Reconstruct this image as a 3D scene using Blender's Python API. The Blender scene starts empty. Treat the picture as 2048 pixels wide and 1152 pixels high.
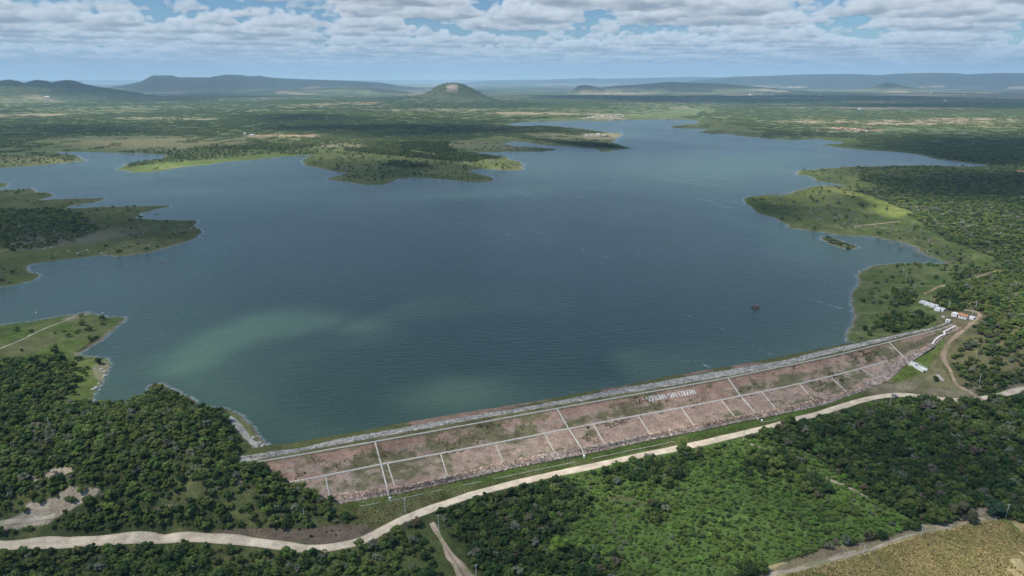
import bpy, math, random
import numpy as np
from mathutils import Vector, kdtree

SC = bpy.context.scene
COL = SC.collection
rad = math.radians
rng = np.random.default_rng(7)
random.seed(7)

# ------------------------------------------------------------------ camera
CAM_Z, PITCH, FPX = 200.0, rad(16.95), 1365.0       # FPX: focal length in pixels of a 2048 wide picture
cam_d = bpy.data.cameras.new('camera'); cam = bpy.data.objects.new('camera', cam_d); COL.objects.link(cam)
cam.location = (0, 0, CAM_Z); cam.rotation_euler = (rad(90)-PITCH, 0, 0)
cam_d.sensor_width = 36.0; cam_d.lens = 36.0*FPX/2048; cam_d.clip_start = 1.0; cam_d.clip_end = 250000.0
SC.camera = cam

# ------------------------------------------------------------------ sun, sky, exposure
SUN_EL, SUN_AZ = rad(58), rad(-112)                 # azimuth measured from the view direction (+Y) towards +X
SUN = np.array([math.sin(SUN_AZ)*math.cos(SUN_EL), math.cos(SUN_AZ)*math.cos(SUN_EL), math.sin(SUN_EL)])
sun_d = bpy.data.lights.new('sun', 'SUN'); sun = bpy.data.objects.new('sun', sun_d); COL.objects.link(sun)
sun_d.energy = 4.4; sun_d.angle = rad(0.53); sun_d.color = (1.0, 0.94, 0.85)
sun.rotation_euler = Vector(SUN).to_track_quat('Z', 'Y').to_euler()
sun.location = (0, 0, 3000)
SC.view_settings.view_transform = 'Standard'; SC.view_settings.look = 'None'
SC.view_settings.exposure = 0.78; SC.view_settings.gamma = 1.0; SC.view_settings.use_curve_mapping = False
SC.cycles.max_bounces = 6; SC.cycles.diffuse_bounces = 2; SC.cycles.glossy_bounces = 2
SC.cycles.transmission_bounces = 2; SC.cycles.volume_bounces = 1; SC.cycles.transparent_max_bounces = 12
SC.cycles.caustics_reflective = False; SC.cycles.caustics_refractive = False
SC.cycles.sample_clamp_indirect = 4.0

def tile_noise(n, cells, rng):
    """periodic trilinear-smooth value noise volume n^3"""
    g = rng.random((cells,)*3).astype(np.float32)
    for ax in range(3):
        p = np.arange(n)*cells/n; i = p.astype(int); f = p-i; f = f*f*(3-2*f)
        a = np.take(g, i % cells, axis=ax); b = np.take(g, (i+1) % cells, axis=ax)
        sh = [1,1,1]; sh[ax] = n
        g = a+(b-a)*f.reshape(sh).astype(np.float32)
    return g
def worley_tile(n, cells, rng):
    pts = (np.stack(np.meshgrid(*[np.arange(cells)]*3, indexing='ij'), -1)+rng.random((cells,)*3+(3,)))/cells
    c = (np.arange(n)+.5)/n
    X, Y, Z = np.meshgrid(c, c, c, indexing='ij')
    out = np.full((n,)*3, 9, np.float32)
    ci = [(v*cells).astype(int) for v in (X, Y, Z)]
    for dx in (-1,0,1):
        for dy in (-1,0,1):
            for dz in (-1,0,1):
                i, j, k = ci[0]+dx, ci[1]+dy, ci[2]+dz
                q = pts[i % cells, j % cells, k % cells]
                d = (q[...,0]+(i-i % cells)/cells-X)**2+(q[...,1]+(j-j % cells)/cells-Y)**2+(q[...,2]+(k-k % cells)/cells-Z)**2
                np.minimum(out, d, out=out)
    return 1-np.clip(np.sqrt(out)*cells/1.1, 0, 1)
def cloud_panorama(W, Hh, az0, az1, el0, el1, sun, seed=18, steps=72):
    rng = np.random.default_rng(seed)
    N = 64
    V = sum(tile_noise(N, c, rng)*a for c, a in ((4,.5),(8,.28),(16,.15),(32,.09)))
    V = (V-V.mean())/V.std()
    Wl = worley_tile(N, 5, rng)*.6+worley_tile(N, 10, rng)*.4
    Wl = (Wl-Wl.mean())/Wl.std()
    V = V.ravel(); Wl = Wl.ravel()
    def samp(A, x, y, z, per):
        s = N/per
        x, y, z = x*s, y*s, z*s
        i, j, k = np.floor(x).astype(np.int32), np.floor(y).astype(np.int32), np.floor(z).astype(np.int32)
        fx, fy, fz = x-i, y-j, z-k
        i0, j0, k0 = i % N, j % N, k % N; i1, j1, k1 = (i0+1) % N, (j0+1) % N, (k0+1) % N
        g = lambda a, b, c: A[(a*N+b)*N+c]
        return ((g(i0,j0,k0)*(1-fx)+g(i1,j0,k0)*fx)*(1-fy)+(g(i0,j1,k0)*(1-fx)+g(i1,j1,k0)*fx)*fy)*(1-fz) + \
               ((g(i0,j0,k1)*(1-fx)+g(i1,j0,k1)*fx)*(1-fy)+(g(i0,j1,k1)*(1-fx)+g(i1,j1,k1)*fx)*fy)*fz
    zb, th = 1300., 430.
    ca, sa = math.cos(.53), math.sin(.53)
    def cover(x, y):
        x, y = x*ca-y*sa, x*sa+y*ca
        big = samp(V, x*.83+y*.2, y*.9-x*.15, x*0+777., 19000.)
        mid = samp(V, x, y, x*0+2100., CL_MID)
        far = np.clip((np.hypot(x, y)-9000)/30000, 0, 1)
        return mid*.55+big*.32+CL_BASE+CL_FAR*far
    def dens(x, y, z, cov=None, fine=True):
        if cov is None: cov = cover(x, y)
        h = (z-zb)/th
        d = cov-np.clip(h, 0, 1)**1.25*1.35-np.clip(-h*9, 0, 9)
        d = d+samp(Wl, x, y, z*1.25, 2300.)*.26
        if fine: d = d+samp(V, x, y, z*1.3, 1300.)*.20
        return np.clip(d*2.6, 0, 1)
    az = np.radians(az0+(np.arange(W)+.5)/W*(az1-az0)); el = np.radians(el0+(np.arange(Hh)+.5)/Hh*(el1-el0))
    A, E = np.meshgrid(az, el); A = A.ravel(); E = E.ravel()
    dx, dy, dz = np.sin(A)*np.cos(E), np.cos(A)*np.cos(E), np.sin(E)
    t0, t1 = (zb-60)/dz, (zb+th)/dz
    # earth curvature: lift the entry of very low rays a little closer
    t1 = np.minimum(t1, t0+26000)
    col = np.zeros((W*Hh, 3), np.float32); T = np.ones(W*Hh, np.float32); D = np.zeros(W*Hh, np.float32)
    jit = rng.random(W*Hh).astype(np.float32)
    sig = .005
    for s in range(steps):
        act = np.nonzero(T > .02)[0]
        if len(act) == 0: break
        u0, u1 = (s/steps)**1.15, ((s+1)/steps)**1.15
        a0, a1 = t0[act]+(t1[act]-t0[act])*u0, t0[act]+(t1[act]-t0[act])*u1
        t = a0+(a1-a0)*jit[act]
        x, y, z = dx[act]*t, dy[act]*t, dz[act]*t
        c = cover(x, y)
        ok = c > -.5
        act, x, y, z, c, dt, t = act[ok], x[ok], y[ok], z[ok], c[ok], (a1-a0)[ok], t[ok]
        d = dens(x, y, z, c)
        ok = d > .01
        act, x, y, z, d, dt, t = act[ok], x[ok], y[ok], z[ok], d[ok], dt[ok], t[ok]
        if len(act) == 0: continue
        tau = 0
        for L, wgt in ((45,70),(130,110),(300,200)):
            tau = tau+dens(x+sun[0]*L, y+sun[1]*L, z+sun[2]*L, None, L < 100)*wgt
        h = np.clip((z-zb)/th, 0, 1)
        lit = np.exp(-tau*sig)*.72+np.exp(-tau*sig*.25)*.28
        amb = .30+.32*h
        rgb = lit[:, None]*np.array([.62,.605,.58])+amb[:, None]*np.array([.52,.62,.74])
        a = 1-np.exp(-d*dt*sig)
        w = T[act]*a
        col[act] += w[:, None]*rgb; D[act] += w*t
        T[act] *= 1-a
    al = 1-T
    return col.reshape(Hh, W, 3), al.reshape(Hh, W), (D/np.maximum(al, 1e-4)).reshape(Hh, W)
CL_MID, CL_BASE, CL_FAR = 4600., -.21, .40
def build_world():
    w = bpy.data.worlds.new('World'); SC.world = w; w.use_nodes = True
    nt = w.node_tree; N = nt.nodes; L = nt.links; N.clear()
    AZ, E0, E1 = 44.0, 0.12, 8.5
    W, Hh = 1400, 150
    col, al, D = cloud_panorama(W, Hh, -AZ, AZ, E0, E1, SUN)
    fade = np.exp(-D/42000)[..., None]
    buf = np.ones((Hh, W, 4), np.float32)
    hz = np.array([.18, .30, .44])
    buf[..., :3] = (np.clip(col*1.12-.10, 0, 2)*fade*.60+hz*(1-fade)*al[..., None])/np.maximum(al[..., None], 1e-3)
    buf[..., 3] = al
    im = bpy.data.images.new('cloud_field', W, Hh, alpha=True, float_buffer=True)
    im.colorspace_settings.name = 'Non-Color'; im.alpha_mode = 'CHANNEL_PACKED'
    im.pixels.foreach_set(buf.ravel()); im.update(); im.pack()
    def math_(op, a, b=None, c=None, clamp=False):
        n = N.new('ShaderNodeMath'); n.operation = op; n.use_clamp = clamp
        for i, v in enumerate((a, b, c)):
            if v is None: continue
            if isinstance(v, (int, float)): n.inputs[i].default_value = v
            else: L.new(v, n.inputs[i])
        return n.outputs[0]
    tc = N.new('ShaderNodeTexCoord'); sep = N.new('ShaderNodeSeparateXYZ'); L.new(tc.outputs['Generated'], sep.inputs[0])
    az = math_('ARCTAN2', sep.outputs[0], sep.outputs[1]); el = math_('ARCSINE', sep.outputs[2])
    u = math_('MULTIPLY_ADD', az, 1/rad(2*AZ), .5); v = math_('MULTIPLY_ADD', el, 1/rad(E1-E0), -E0/(E1-E0))
    cmb = N.new('ShaderNodeCombineXYZ'); L.new(u, cmb.inputs[0]); L.new(v, cmb.inputs[1])
    tex = N.new('ShaderNodeTexImage'); tex.image = im; tex.extension = 'EXTEND'; tex.interpolation = 'Cubic'; L.new(cmb.outputs[0], tex.inputs[0])
    # the rest of the sky: the same deck, softly broken
    hi = math_('MAXIMUM', sep.outputs[2], .05)
    px = math_('DIVIDE', sep.outputs[0], hi); py = math_('DIVIDE', sep.outputs[1], hi)
    c2 = N.new('ShaderNodeCombineXYZ'); L.new(px, c2.inputs[0]); L.new(py, c2.inputs[1])
    nz = N.new('ShaderNodeTexNoise'); nz.inputs['Scale'].default_value = .55; nz.inputs['Detail'].default_value = 6; L.new(c2.outputs[0], nz.inputs['Vector'])
    mr = N.new('ShaderNodeMapRange'); mr.inputs[1].default_value = .42; mr.inputs[2].default_value = .62; L.new(nz.outputs[0], mr.inputs[0])
    eu = math_('MINIMUM', math_('MULTIPLY', u, 12, clamp=True), math_('MULTIPLY', math_('SUBTRACT', 1, u), 12, clamp=True))
    ev = math_('MULTIPLY', math_('SUBTRACT', 1, v), 5, clamp=True)
    inside = math_('MULTIPLY', eu, ev)
    mc = N.new('ShaderNodeMix'); mc.data_type = 'RGBA'; L.new(inside, mc.inputs[0]); mc.inputs[6].default_value = (.27, .41, .62, 1); L.new(tex.outputs[0], mc.inputs[7])
    ma = N.new('ShaderNodeMix'); L.new(inside, ma.inputs[0]); L.new(math_('MULTIPLY', mr.outputs[0], .35), ma.inputs[2]); L.new(tex.outputs[1], ma.inputs[3])
    low = math_('MULTIPLY', math_('ADD', v, .0), 12, clamp=True)
    alpha = math_('MULTIPLY', ma.outputs[0], low)
    sky = N.new('ShaderNodeTexSky'); sky.sky_type = 'NISHITA'; sky.sun_disc = False
    sky.sun_elevation = SUN_EL; sky.sun_rotation = SUN_AZ; sky.altitude = 300; sky.air_density = 1.0; sky.dust_density = .2; sky.ozone_density = 2.5
    tn = N.new('ShaderNodeMix'); tn.data_type = 'RGBA'; tn.blend_type = 'MULTIPLY'; tn.inputs[0].default_value = 1; tn.inputs[7].default_value = (.60, .82, 1.05, 1); L.new(sky.outputs[0], tn.inputs[6])
    b1 = N.new('ShaderNodeBackground'); b1.inputs[1].default_value = 0.052; L.new(tn.outputs[2], b1.inputs[0])
    b2 = N.new('ShaderNodeBackground'); b2.inputs[1].default_value = 1.0; L.new(mc.outputs[2], b2.inputs[0])
    mx = N.new('ShaderNodeMixShader'); L.new(alpha, mx.inputs[0]); L.new(b1.outputs[0], mx.inputs[1]); L.new(b2.outputs[0], mx.inputs[2])
    out = N.new('ShaderNodeOutputWorld'); L.new(mx.outputs[0], out.inputs[0])
build_world()

# ------------------------------------------------------------------ picture survey -> world
CT, ST = math.cos(PITCH), math.sin(PITCH)
def ray(px, py):
    px = np.asarray(px, float); py = np.asarray(py, float)
    a, b = (px-1024)/FPX, (576-py)/FPX
    return a, CT+b*ST, -ST+b*CT
def unproj(px, py, z=0.0):
    dx, dy, dz = ray(px, py)
    t = (z-CAM_Z)/dz
    return np.stack([dx*t, dy*t, np.zeros_like(t)+z], -1)
def proj(x, y, z):
    zz = z-CAM_Z
    d = y*CT-zz*ST; d = np.where(d < 1, 1, d)
    return 1024+FPX*x/d, 576-FPX*(y*ST+zz*CT)/d, y*CT-zz*ST
def sm(a, b, x):
    t = np.clip((x-a)/(b-a), 0, 1); return t*t*(3-2*t)
def vnoise(x, y, seed=0):
    i, j = np.floor(x).astype(np.int64), np.floor(y).astype(np.int64)
    fx, fy = x-i, y-j; fx = fx*fx*(3-2*fx); fy = fy*fy*(3-2*fy)
    def h(a, b):
        n = (a*374761393+b*668265263+seed*974711) & 0x7fffffff
        n = ((n ^ (n >> 13))*1274126177) & 0x7fffffff
        return ((n ^ (n >> 16)) & 0xffff)/65535.0
    return (h(i, j)*(1-fx)+h(i+1, j)*fx)*(1-fy)+(h(i, j+1)*(1-fx)+h(i+1, j+1)*fx)*fy
def fbm(x, y, scale, seed=0, oct=4, gain=.5):
    s, a, t, f = 0, 1, 0, 1/scale
    for o in range(oct):
        s = s+a*vnoise(x*f+17.3*o, y*f-9.1*o, seed+o); t += a; a *= gain; f *= 2.03
    return s/t-.5
def inside(poly, x, y):
    """even-odd test of many points, edge by edge"""
    P = np.asarray(poly, float); x = np.asarray(x); y = np.asarray(y)
    o = np.argsort(y, kind='stable'); ys = y[o]; xs = x[o]; r = np.zeros(len(ys), bool)
    for (x0, y0), (x1, y1) in zip(P, np.roll(P, -1, 0)):
        if y0 == y1: continue
        lo, hi = np.searchsorted(ys, [min(y0, y1), max(y0, y1)])
        if hi <= lo: continue
        xc = x0+(ys[lo:hi]-y0)*(x1-x0)/(y1-y0)
        r[lo:hi] ^= xs[lo:hi] < xc
    out = np.zeros(len(ys), bool); out[o] = r
    return out
def polydist(P, x, y):
    """distance to a polyline, arc length at the foot and the side (+ right of travel)"""
    P = np.asarray(P, float)[:, :2]; best = np.full(x.shape, 1e18); S = np.zeros(x.shape); side = np.zeros(x.shape); s0 = 0
    for a, b in zip(P[:-1], P[1:]):
        d = b-a; L = math.hypot(*d)
        if L < 1e-6: continue
        t = np.clip(((x-a[0])*d[0]+(y-a[1])*d[1])/(L*L), 0, 1)
        ex, ey = x-a[0]-t*d[0], y-a[1]-t*d[1]; q = ex*ex+ey*ey
        m = q < best; best = np.where(m, q, best); S = np.where(m, s0+t*L, S)
        side = np.where(m, (ex*d[1]-ey*d[0])/L, side); s0 += L
    return np.sqrt(best), S, side
def resample(P, n):
    P = np.asarray(P, float); L = np.r_[0, np.cumsum(np.linalg.norm(np.diff(P, axis=0), axis=1))]
    q = np.linspace(0, L[-1], n)
    return np.stack([np.interp(q, L, P[:, k]) for k in range(P.shape[1])], -1)
def smooth_line(P, step, it=2):
    P = np.asarray(P, float)
    for _ in range(it):
        A = P[:-1]*.75+P[1:]*.25; B = P[:-1]*.25+P[1:]*.75
        P = np.concatenate([P[:1], np.stack([A, B], 1).reshape(-1, P.shape[1]), P[-1:]])
    L = np.linalg.norm(np.diff(P, axis=0), axis=1).sum()
    return resample(P, max(3, int(L/step)+1))

SHORE = [(560,905),(700,886),(900,850),(1114,812),(1348,768),(1460,748),(1560,728),(1640,710),(1734,690),(1730,684),
 (1693,681),(1695,667),(1700,657),(1709,640),(1707,623),(1702,609),(1705,589),(1716,575),(1719,558),(1722,543),(1748,532),(1786,528),(1827,527),(1861,527),(1899,528),
 (1871,517),(1854,510),(1840,498),(1817,488),(1789,481),(1762,476),(1734,471),(1700,472),(1676,470),(1645,464),(1601,459),(1574,455),(1567,445),(1553,437),(1533,432),(1512,425),(1505,414),(1488,397),(1498,394),(1526,390),(1570,391),(1587,384),(1615,377),(1632,372),(1700,371.5),
 (1673,367),(1635,362),(1618,352),(1591,348),(1608,340),(1690,334),(1793,332),(1861,332),(1983,332),(1929,325),(1861,316),(1834,308),(1793,304),(1741,301),(1673,294),(1640,289.5),(1690,285),(1663,281.5),(1639,278),(1611,279),(1587,280.5),(1540,277.5),(1502,274),(1468,269),(1427,267.5),(1390,264.5),(1418,258),(1345,256),(1338,253),(1358,250.5),(1399,242),(1382,239.5),(1348,238.5),
 (1302,239),(1250,240.5),(1193,242.5),(1162,241.5),(1090,243),(1039,244.5),(1008,248.5),(1049,252),(1107,251.5),(1142,255),(1176,259),(1200,263),(1241,266),(1243,269),(1227,277),(1222,284.5),(1240,291),(1268,297),(1230,300),(1207,305),(1186,297),(1125,292.5),(1080,290),(1056,285),(1029,282),(1004,287.5),(1039,293),(1080,296),(1115,298),(1083,303.5),(988,304.5),(945,304.5),(981,310),(1015,314),(1032,322),(1039,333),(1045,339),(1022,341),(962,337.5),(936,343),(971,351),(986,357),(977,364),(954,365),(902,360),(868,357),(827,354.5),(793,358.5),(765,369),(731,369.5),(680,363),(655,359),(698,347.5),(650,338),(612,331),(603,321),(628,311),(598,311),(547,315.5),(445,324),(376,332.5),(308,343.5),(267,345),(234,339),(253,328),(330,317.5),(331,310),(274,307),(191,304.5),(150,304),(112,304),(150,311),(175,320.5),(137,325),(68,332),(0,336),(-120,340),(-200,352),(-120,366),(-30,361),(16,367),(2,375),(-30,380),(0,380),(62,377),(68,384),(99,385.5),(106,391),(75,400.5),(137,398),(210,397),(191,405),(150,409.5),(125,418),(188,414.5),(256,413),(341,410),(311,418.5),(280,426),(267,436),(325,440.5),(394,440.5),(388,452),(403,466),(390,476),(356,488.5),(308,502.5),(239,513),(205,509.5),(164,514.5),(113,520),(54,530),(56,542),(81,549.5),(62,561.5),(0,574),(-120,592),(-260,615),(-140,660),
 (0,651),(68,643),(130,631),(174,625),(191,630),(252,635),(239,649),(215,668),(178,695),(152,710),(185,714),(213,719),(221,729),(212,746),(203,766),(186,789),(183,806),(230,812),(285,795),(297,773),(325,767),(342,778),(362,790),(390,802),(417,814),(455,819),(486,832),(503,851),(516,872),(530,884),(544,893)]
ISLAND = [(1640,476),(1654,473.5),(1674,478),(1688,485.5),(1708,490),(1717,495),(1694,499),(1668,491)]
def rough(poly, amp, seed):
    """a shoreline traced in a handful of points gets its small bays back"""
    r = np.random.default_rng(seed); P = unproj(*np.array(poly).T)[:, :2]
    for k in range(3):
        Q = np.roll(P, -1, 0); D = Q-P; L = np.linalg.norm(D, axis=1, keepdims=True)
        M = (P+Q)/2+np.stack([-D[:, 1], D[:, 0]], -1)*r.normal(0, amp, (len(P), 1))
        P = np.stack([P, M], 1).reshape(-1, 2)
    return P
LAKE = rough(SHORE, .055, 3); ISLE = rough(ISLAND, .03, 4)
def _kd():
    pts = []
    for R in (LAKE, ISLE):
        for a, b in zip(R, np.roll(R, -1, 0)):
            d = math.hypot(*((a+b)/2)); L = math.hypot(*(b-a)); n = max(1, int(L/max(1.0, d*.002)))
            for i in range(n): pts.append(a+(b-a)*i/n)
    kd = kdtree.KDTree(len(pts))
    for i, p in enumerate(pts): kd.insert((p[0], p[1], 0), i)
    kd.balance(); return kd
KD = _kd()
def shore_dist(x, y):
    """signed distance to the shore, negative in the water"""
    x = np.asarray(x, float); y = np.asarray(y, float)
    far = (np.hypot(x, y) > 11000) | (y < -600); d = np.full(len(x), 4000.0)
    idx = np.nonzero(~far)[0]; f = KD.find
    d[idx] = [f((a, b, 0))[2] for a, b in zip(x[idx].tolist(), y[idx].tolist())]
    w = inside(LAKE, x, y) & ~inside(ISLE, x, y)
    return np.where(w, -d, d)

# ------------------------------------------------------------------ the dam as a profile along its crest
CREST_Z = 5.0
crest = smooth_line(unproj(*np.array([(330,951),(440,935),(503,926),(567.5,915.6),(680,895.5),(750,883.5),(900,856.5),(1114,817),(1240,794.5),(1349,775.5),(1456,755.8),(1555,735),(1625,721),(1690,706.5),(1778,684.5),(1835,670),(1877,659.8),(1905,648.6),(1925,640)]).T, CREST_Z)[:, :2], 2.0, 2)
def to_so(P):
    P = np.atleast_2d(P); d, s, o = polydist(crest, P[:, 0], P[:, 1]); return s, o
CR_L = np.r_[0, np.cumsum(np.linalg.norm(np.diff(crest, axis=0), axis=1))]
def from_so(s, o):
    x, y = np.interp(s, CR_L, crest[:, 0]), np.interp(s, CR_L, crest[:, 1])
    e = 4.0
    tx = np.interp(s+e, CR_L, crest[:, 0])-np.interp(s-e, CR_L, crest[:, 0]); ty = np.interp(s+e, CR_L, crest[:, 1])-np.interp(s-e, CR_L, crest[:, 1])
    n = np.hypot(tx, ty)
    return x+ty/n*o, y-tx/n*o
def line(pts):
    """picture points with heights -> (s, o, z) sorted along the crest"""
    A = np.array(pts, float); P = np.array([unproj(a, b, c) for a, b, c in A]); s, o = to_so(P[:, :2]); k = np.argsort(s)
    return s[k], o[k], A[k, 2]
W0 = line([(470,905,0),(544,888,0),(583,886,0),(680,869,0),(783,849,0),(885,832,0),(1080,801,0),(1193,780,0),(1240,773,0),(1348,750,0),(1490,726,0),(1560,713,0),(1640,697,1.2),(1734,680,2),(1812,664,3),(1874,651,4.2)])
W1 = line([(490,912,1.6),(560,901.5,1.4),(599,897.7,1.4),(680,878,1.2),(885,842,1.2),(1090,807.6,1.2),(1240,778,1.2),(1396,750,1.2),(1560,723,1.2),(1640,702.5,1.8),(1734,683,2.6),(1812,666,3.6),(1874,652.5,4.6)])
W2 = line([(490,924,4.7),(560,910,4.7),(680,888,4.7),(885,850,4.7),(1090,814.2,4.7),(1240,788,4.7),(1396,761.5,4.7),(1560,732,4.7),(1640,712,4.7),(1734,690,4.7),(1812,670.5,4.8),(1874,655,4.9)])
B0 = line([(480,984,-3),(572,966,-3),(650,951.6,-3),(762,929,-3),(988,887,-3),(1136,858,-3),(1240,838,-3),(1363,815.6,-3),(1481,792,-3),(1560,776.6,-3),(1640,758,-3),(1720,737.7,-3),(1776,722,-2.6),(1811,706,-.6),(1845,690,1.6),(1868,677,3.2),(1892,661,4.4)])
T0 = line([(480,1040,-9),(600,1010,-9),(680,990.6,-9),(793,977,-9),(895,955,-9),(1008,926,-9),(1111,906,-9),(1211,890,-9),(1302,869.5,-9),(1388,851.5,-9),(1471,836,-9),(1552,819.5,-9),(1629,803,-9),(1695,784,-9),(1748,758,-7.4),(1778,733,-4.6),(1811,713,-1.6),(1849,694,1),(1866,684,2.6),(1889,666,4)])
T1 = line([(480,1056,-11),(600,1024,-11),(680,1004,-11),(783,985,-11),(899,961,-11),(1022,933.5,-11),(1210,897,-11),(1302,876,-11),(1396,858.5,-11),(1474,841.5,-11),(1560,825.5,-11),(1640,809,-11),(1721,780.6,-10),(1780,755.6,-7.8),(1806,731,-5.4),(1826,718,-3.4),(1866,692,1.8),(1890,668,3.6)])
KERB_W = .5
def prof(s):
    """offset and height of the seven edges of the embankment at crest length s"""
    o = [np.interp(s, L[0], L[1]) for L in (W0, W1, W2)]+[np.zeros_like(s)]+[np.interp(s, L[0], L[1]) for L in (B0, T0, T1)]
    z = [np.interp(s, L[0], L[2]) for L in (W0, W1, W2)]+[np.full_like(s, CREST_Z)]+[np.interp(s, L[0], L[2]) for L in (B0, T0, T1)]
    for k in (2, 1, 0): o[k] = np.minimum(o[k], o[k+1]-(2.2 if k == 2 else .5))
    for k in (4, 5, 6): o[k] = np.maximum(o[k], o[k-1]+.5)
    return np.array(o), np.array(z)
def dam_z(s, o):
    O, Z = prof(s); r = np.where(o < O[0], Z[0]+(o-O[0])*.5, Z[6]-(o-O[6])*.6)
    for k in range(6):
        m = (o >= O[k]) & (o <= O[k+1]); r = np.where(m, Z[k]+(Z[k+1]-Z[k])*(o-O[k])/np.maximum(O[k+1]-O[k], .01), r)
    return r
S_LEFT = to_so(unproj(470, 931, 5)[None, :2])[0][0]
S_RIGHT = to_so(unproj(1905, 648.6, 5)[None, :2])[0][0]

# ------------------------------------------------------------------ land heights
CTRL = [(0,1092,-8),(130,1084,-9.5),(330,1076,-11),(500,1083,-12),(680,1093,-12),(800,1042,-12),(960,984,-12),(1200,929,-12),(1400,888,-12),(1560,848,-12),(1730,800,-11.5),(1830,791,-11),(1980,794,-10.5),(2048,778,-10),(2200,750,-8),
 (0,1200,-10),(300,1200,-12),(600,1160,-13),(1024,1160,-14.5),(1500,1152,-14),(2048,1152,-12),(2300,1100,-10),(-250,1150,-7),(1300,1000,-13.5),(1700,900,-12.5),(2000,950,-12),(1024,1400,-14),(200,1400,-12),(1800,1400,-13),(1024,1080,-14),(1700,1050,-13.5),
 (900,975,-11.6),(1170,912,-11.6),(1300,884,-11.6),(1500,842,-11.6),(1640,818,-11.4),(1720,790,-10.8),(1840,736,-6.6),(1800,765,-8.6),(1872,691,1.2),(1880,740,-5.5),(1900,770,-9),
 (1905,655,5.2),(1922,630,7),(1850,650,4.6),(1950,650,6.2),(1930,670,3.6),(1895,700,-.5),(1910,735,-4.5),(1940,775,-8.5),(1990,690,4),(2048,700,6),(2048,620,12),(2150,650,14),(1980,600,11),(1865,612,6.6),(1890,600,8),(2048,750,-1),(2000,740,-2),(1780,640,3.4),(1760,600,3),(1850,560,5),(1950,540,8),(2100,520,12),
 (560,925,6.5),(528,934,5.5),(560,953,2.5),(591,976,-2.2),(630,994,-6.8),(664,1006,-9.6),(720,1014,-11),(640,1030,-9.5),(600,1060,-10.5),(480,935,9),(430,900,13),(380,850,15),(320,808,9),(250,815,16),(120,815,15),(0,850,16),(-200,850,18),(250,900,19),(400,960,10),(500,985,2),(300,1000,4),(150,960,10),(150,1020,1),(0,1000,5),(-200,1020,2),(430,1040,-7),(200,1050,-6.5),(60,1060,-6),(0,930,12),(0,720,5),(-200,700,6),(120,770,7),(60,690,4),(520,960,2.5)]
def _rbf():
    A = np.array(CTRL, float); P = np.array([unproj(a, b, c)[:2] for a, b, c in A]); z = A[:, 2]
    off = np.array([(-400,120),(0,60),(400,120),(-500,-200),(500,-200),(0,-400)], float); P = np.r_[P, off]; z = np.r_[z, [-8,-14,-12,-10,-12,-12]]
    n = len(P); r = np.linalg.norm(P[:, None]-P[None], axis=-1)/100
    K = np.where(r > 0, r, 0)-np.eye(n)*.06
    M = np.zeros((n+3, n+3)); M[:n, :n] = -K; M[:n, n] = 1; M[:n, n+1:] = P/100; M[n:, :n] = M[:n, n:].T
    w = np.linalg.solve(M, np.r_[z, 0, 0, 0]); return P, w
RB_P, RB_W = _rbf()
def rbf(x, y):
    out = np.zeros(len(x)); n = len(RB_P)
    for i in range(0, len(x), 100000):
        a, b = x[i:i+100000], y[i:i+100000]; v = RB_W[n]+RB_W[n+1]*a/100+RB_W[n+2]*b/100
        for k in range(n): v = v-RB_W[k]*np.hypot(a-RB_P[k, 0], b-RB_P[k, 1])/100
        out[i:i+100000] = v
    return np.clip(out, -16, 26)
# far ridges: (distance, half depth, picture outline of the top)
RIDGES = [
 (15000, 1500, [(215,176),(262,168),(283,163),(296,155),(306,151),(345,151),(356,154.5),(420,155),(434,152),(452,149.5),(480,150),(500,152.5),(520,151.5),(540,155),(580,157.5),(640,159.5),(700,161.5),(760,165),(800,172)]),
 (21000, 2600, [(1330,170),(1400,160),(1440,157),(1490,153),(1530,152),(1560,151),(1600,149.5),(1640,148.5),(1700,148),(1740,149.5),(1760,150.5),(1790,147.5),(1860,146),(1915,146.5),(1935,149),(1960,147.5),(2000,146),(2048,146),(2150,147),(2300,150)]),
 (29000, 2500, [(900,168),(980,161),(1080,160),(1110,158.5),(1150,157.5),(1172,155.5),(1200,157.5),(1240,157),(1290,156),(1340,155),(1380,153.5),(1440,154.5),(1480,152.5),(1520,154),(1600,156),(1700,160)]),
 (12500, 1000, [(1190,178),(1230,172),(1270,170),(1300,167.5),(1325,165),(1345,163.5),(1362,164.5),(1380,166),(1410,166.5),(1440,167),(1480,171),(1530,175),(1580,180)]),
 (13500, 500, [(1735,178),(1755,170),(1772,165),(1786,166.5),(1802,171),(1830,176)]),
 (11000, 420, [(1140,184),(1155,172),(1168,170),(1180,171),(1195,174),(1215,182)]),
 (9000, 420, [(-60,175),(-15,165),(10,161),(22,160),(36,163),(50,168),(58,164),(75,160.5),(88,162),(104,166),(118,163),(135,160.5),(150,163),(168,169),(200,175),(240,181)]),
 (8000, 700, [(-150,170),(-40,172),(40,173),(110,176),(180,180),(260,186)]),
 (11000, 600, [(440,186),(520,180),(600,178),(680,176),(740,177),(790,180),(840,186)]),
 (48000, 5000, [(-200,160),(150,160.5),(300,160),(700,160.5),(900,159.5),(1100,159.5),(1300,158.5),(1600,158),(2300,157)]),
]
MOUND = unproj(905, 208, 6)[:2]
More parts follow.
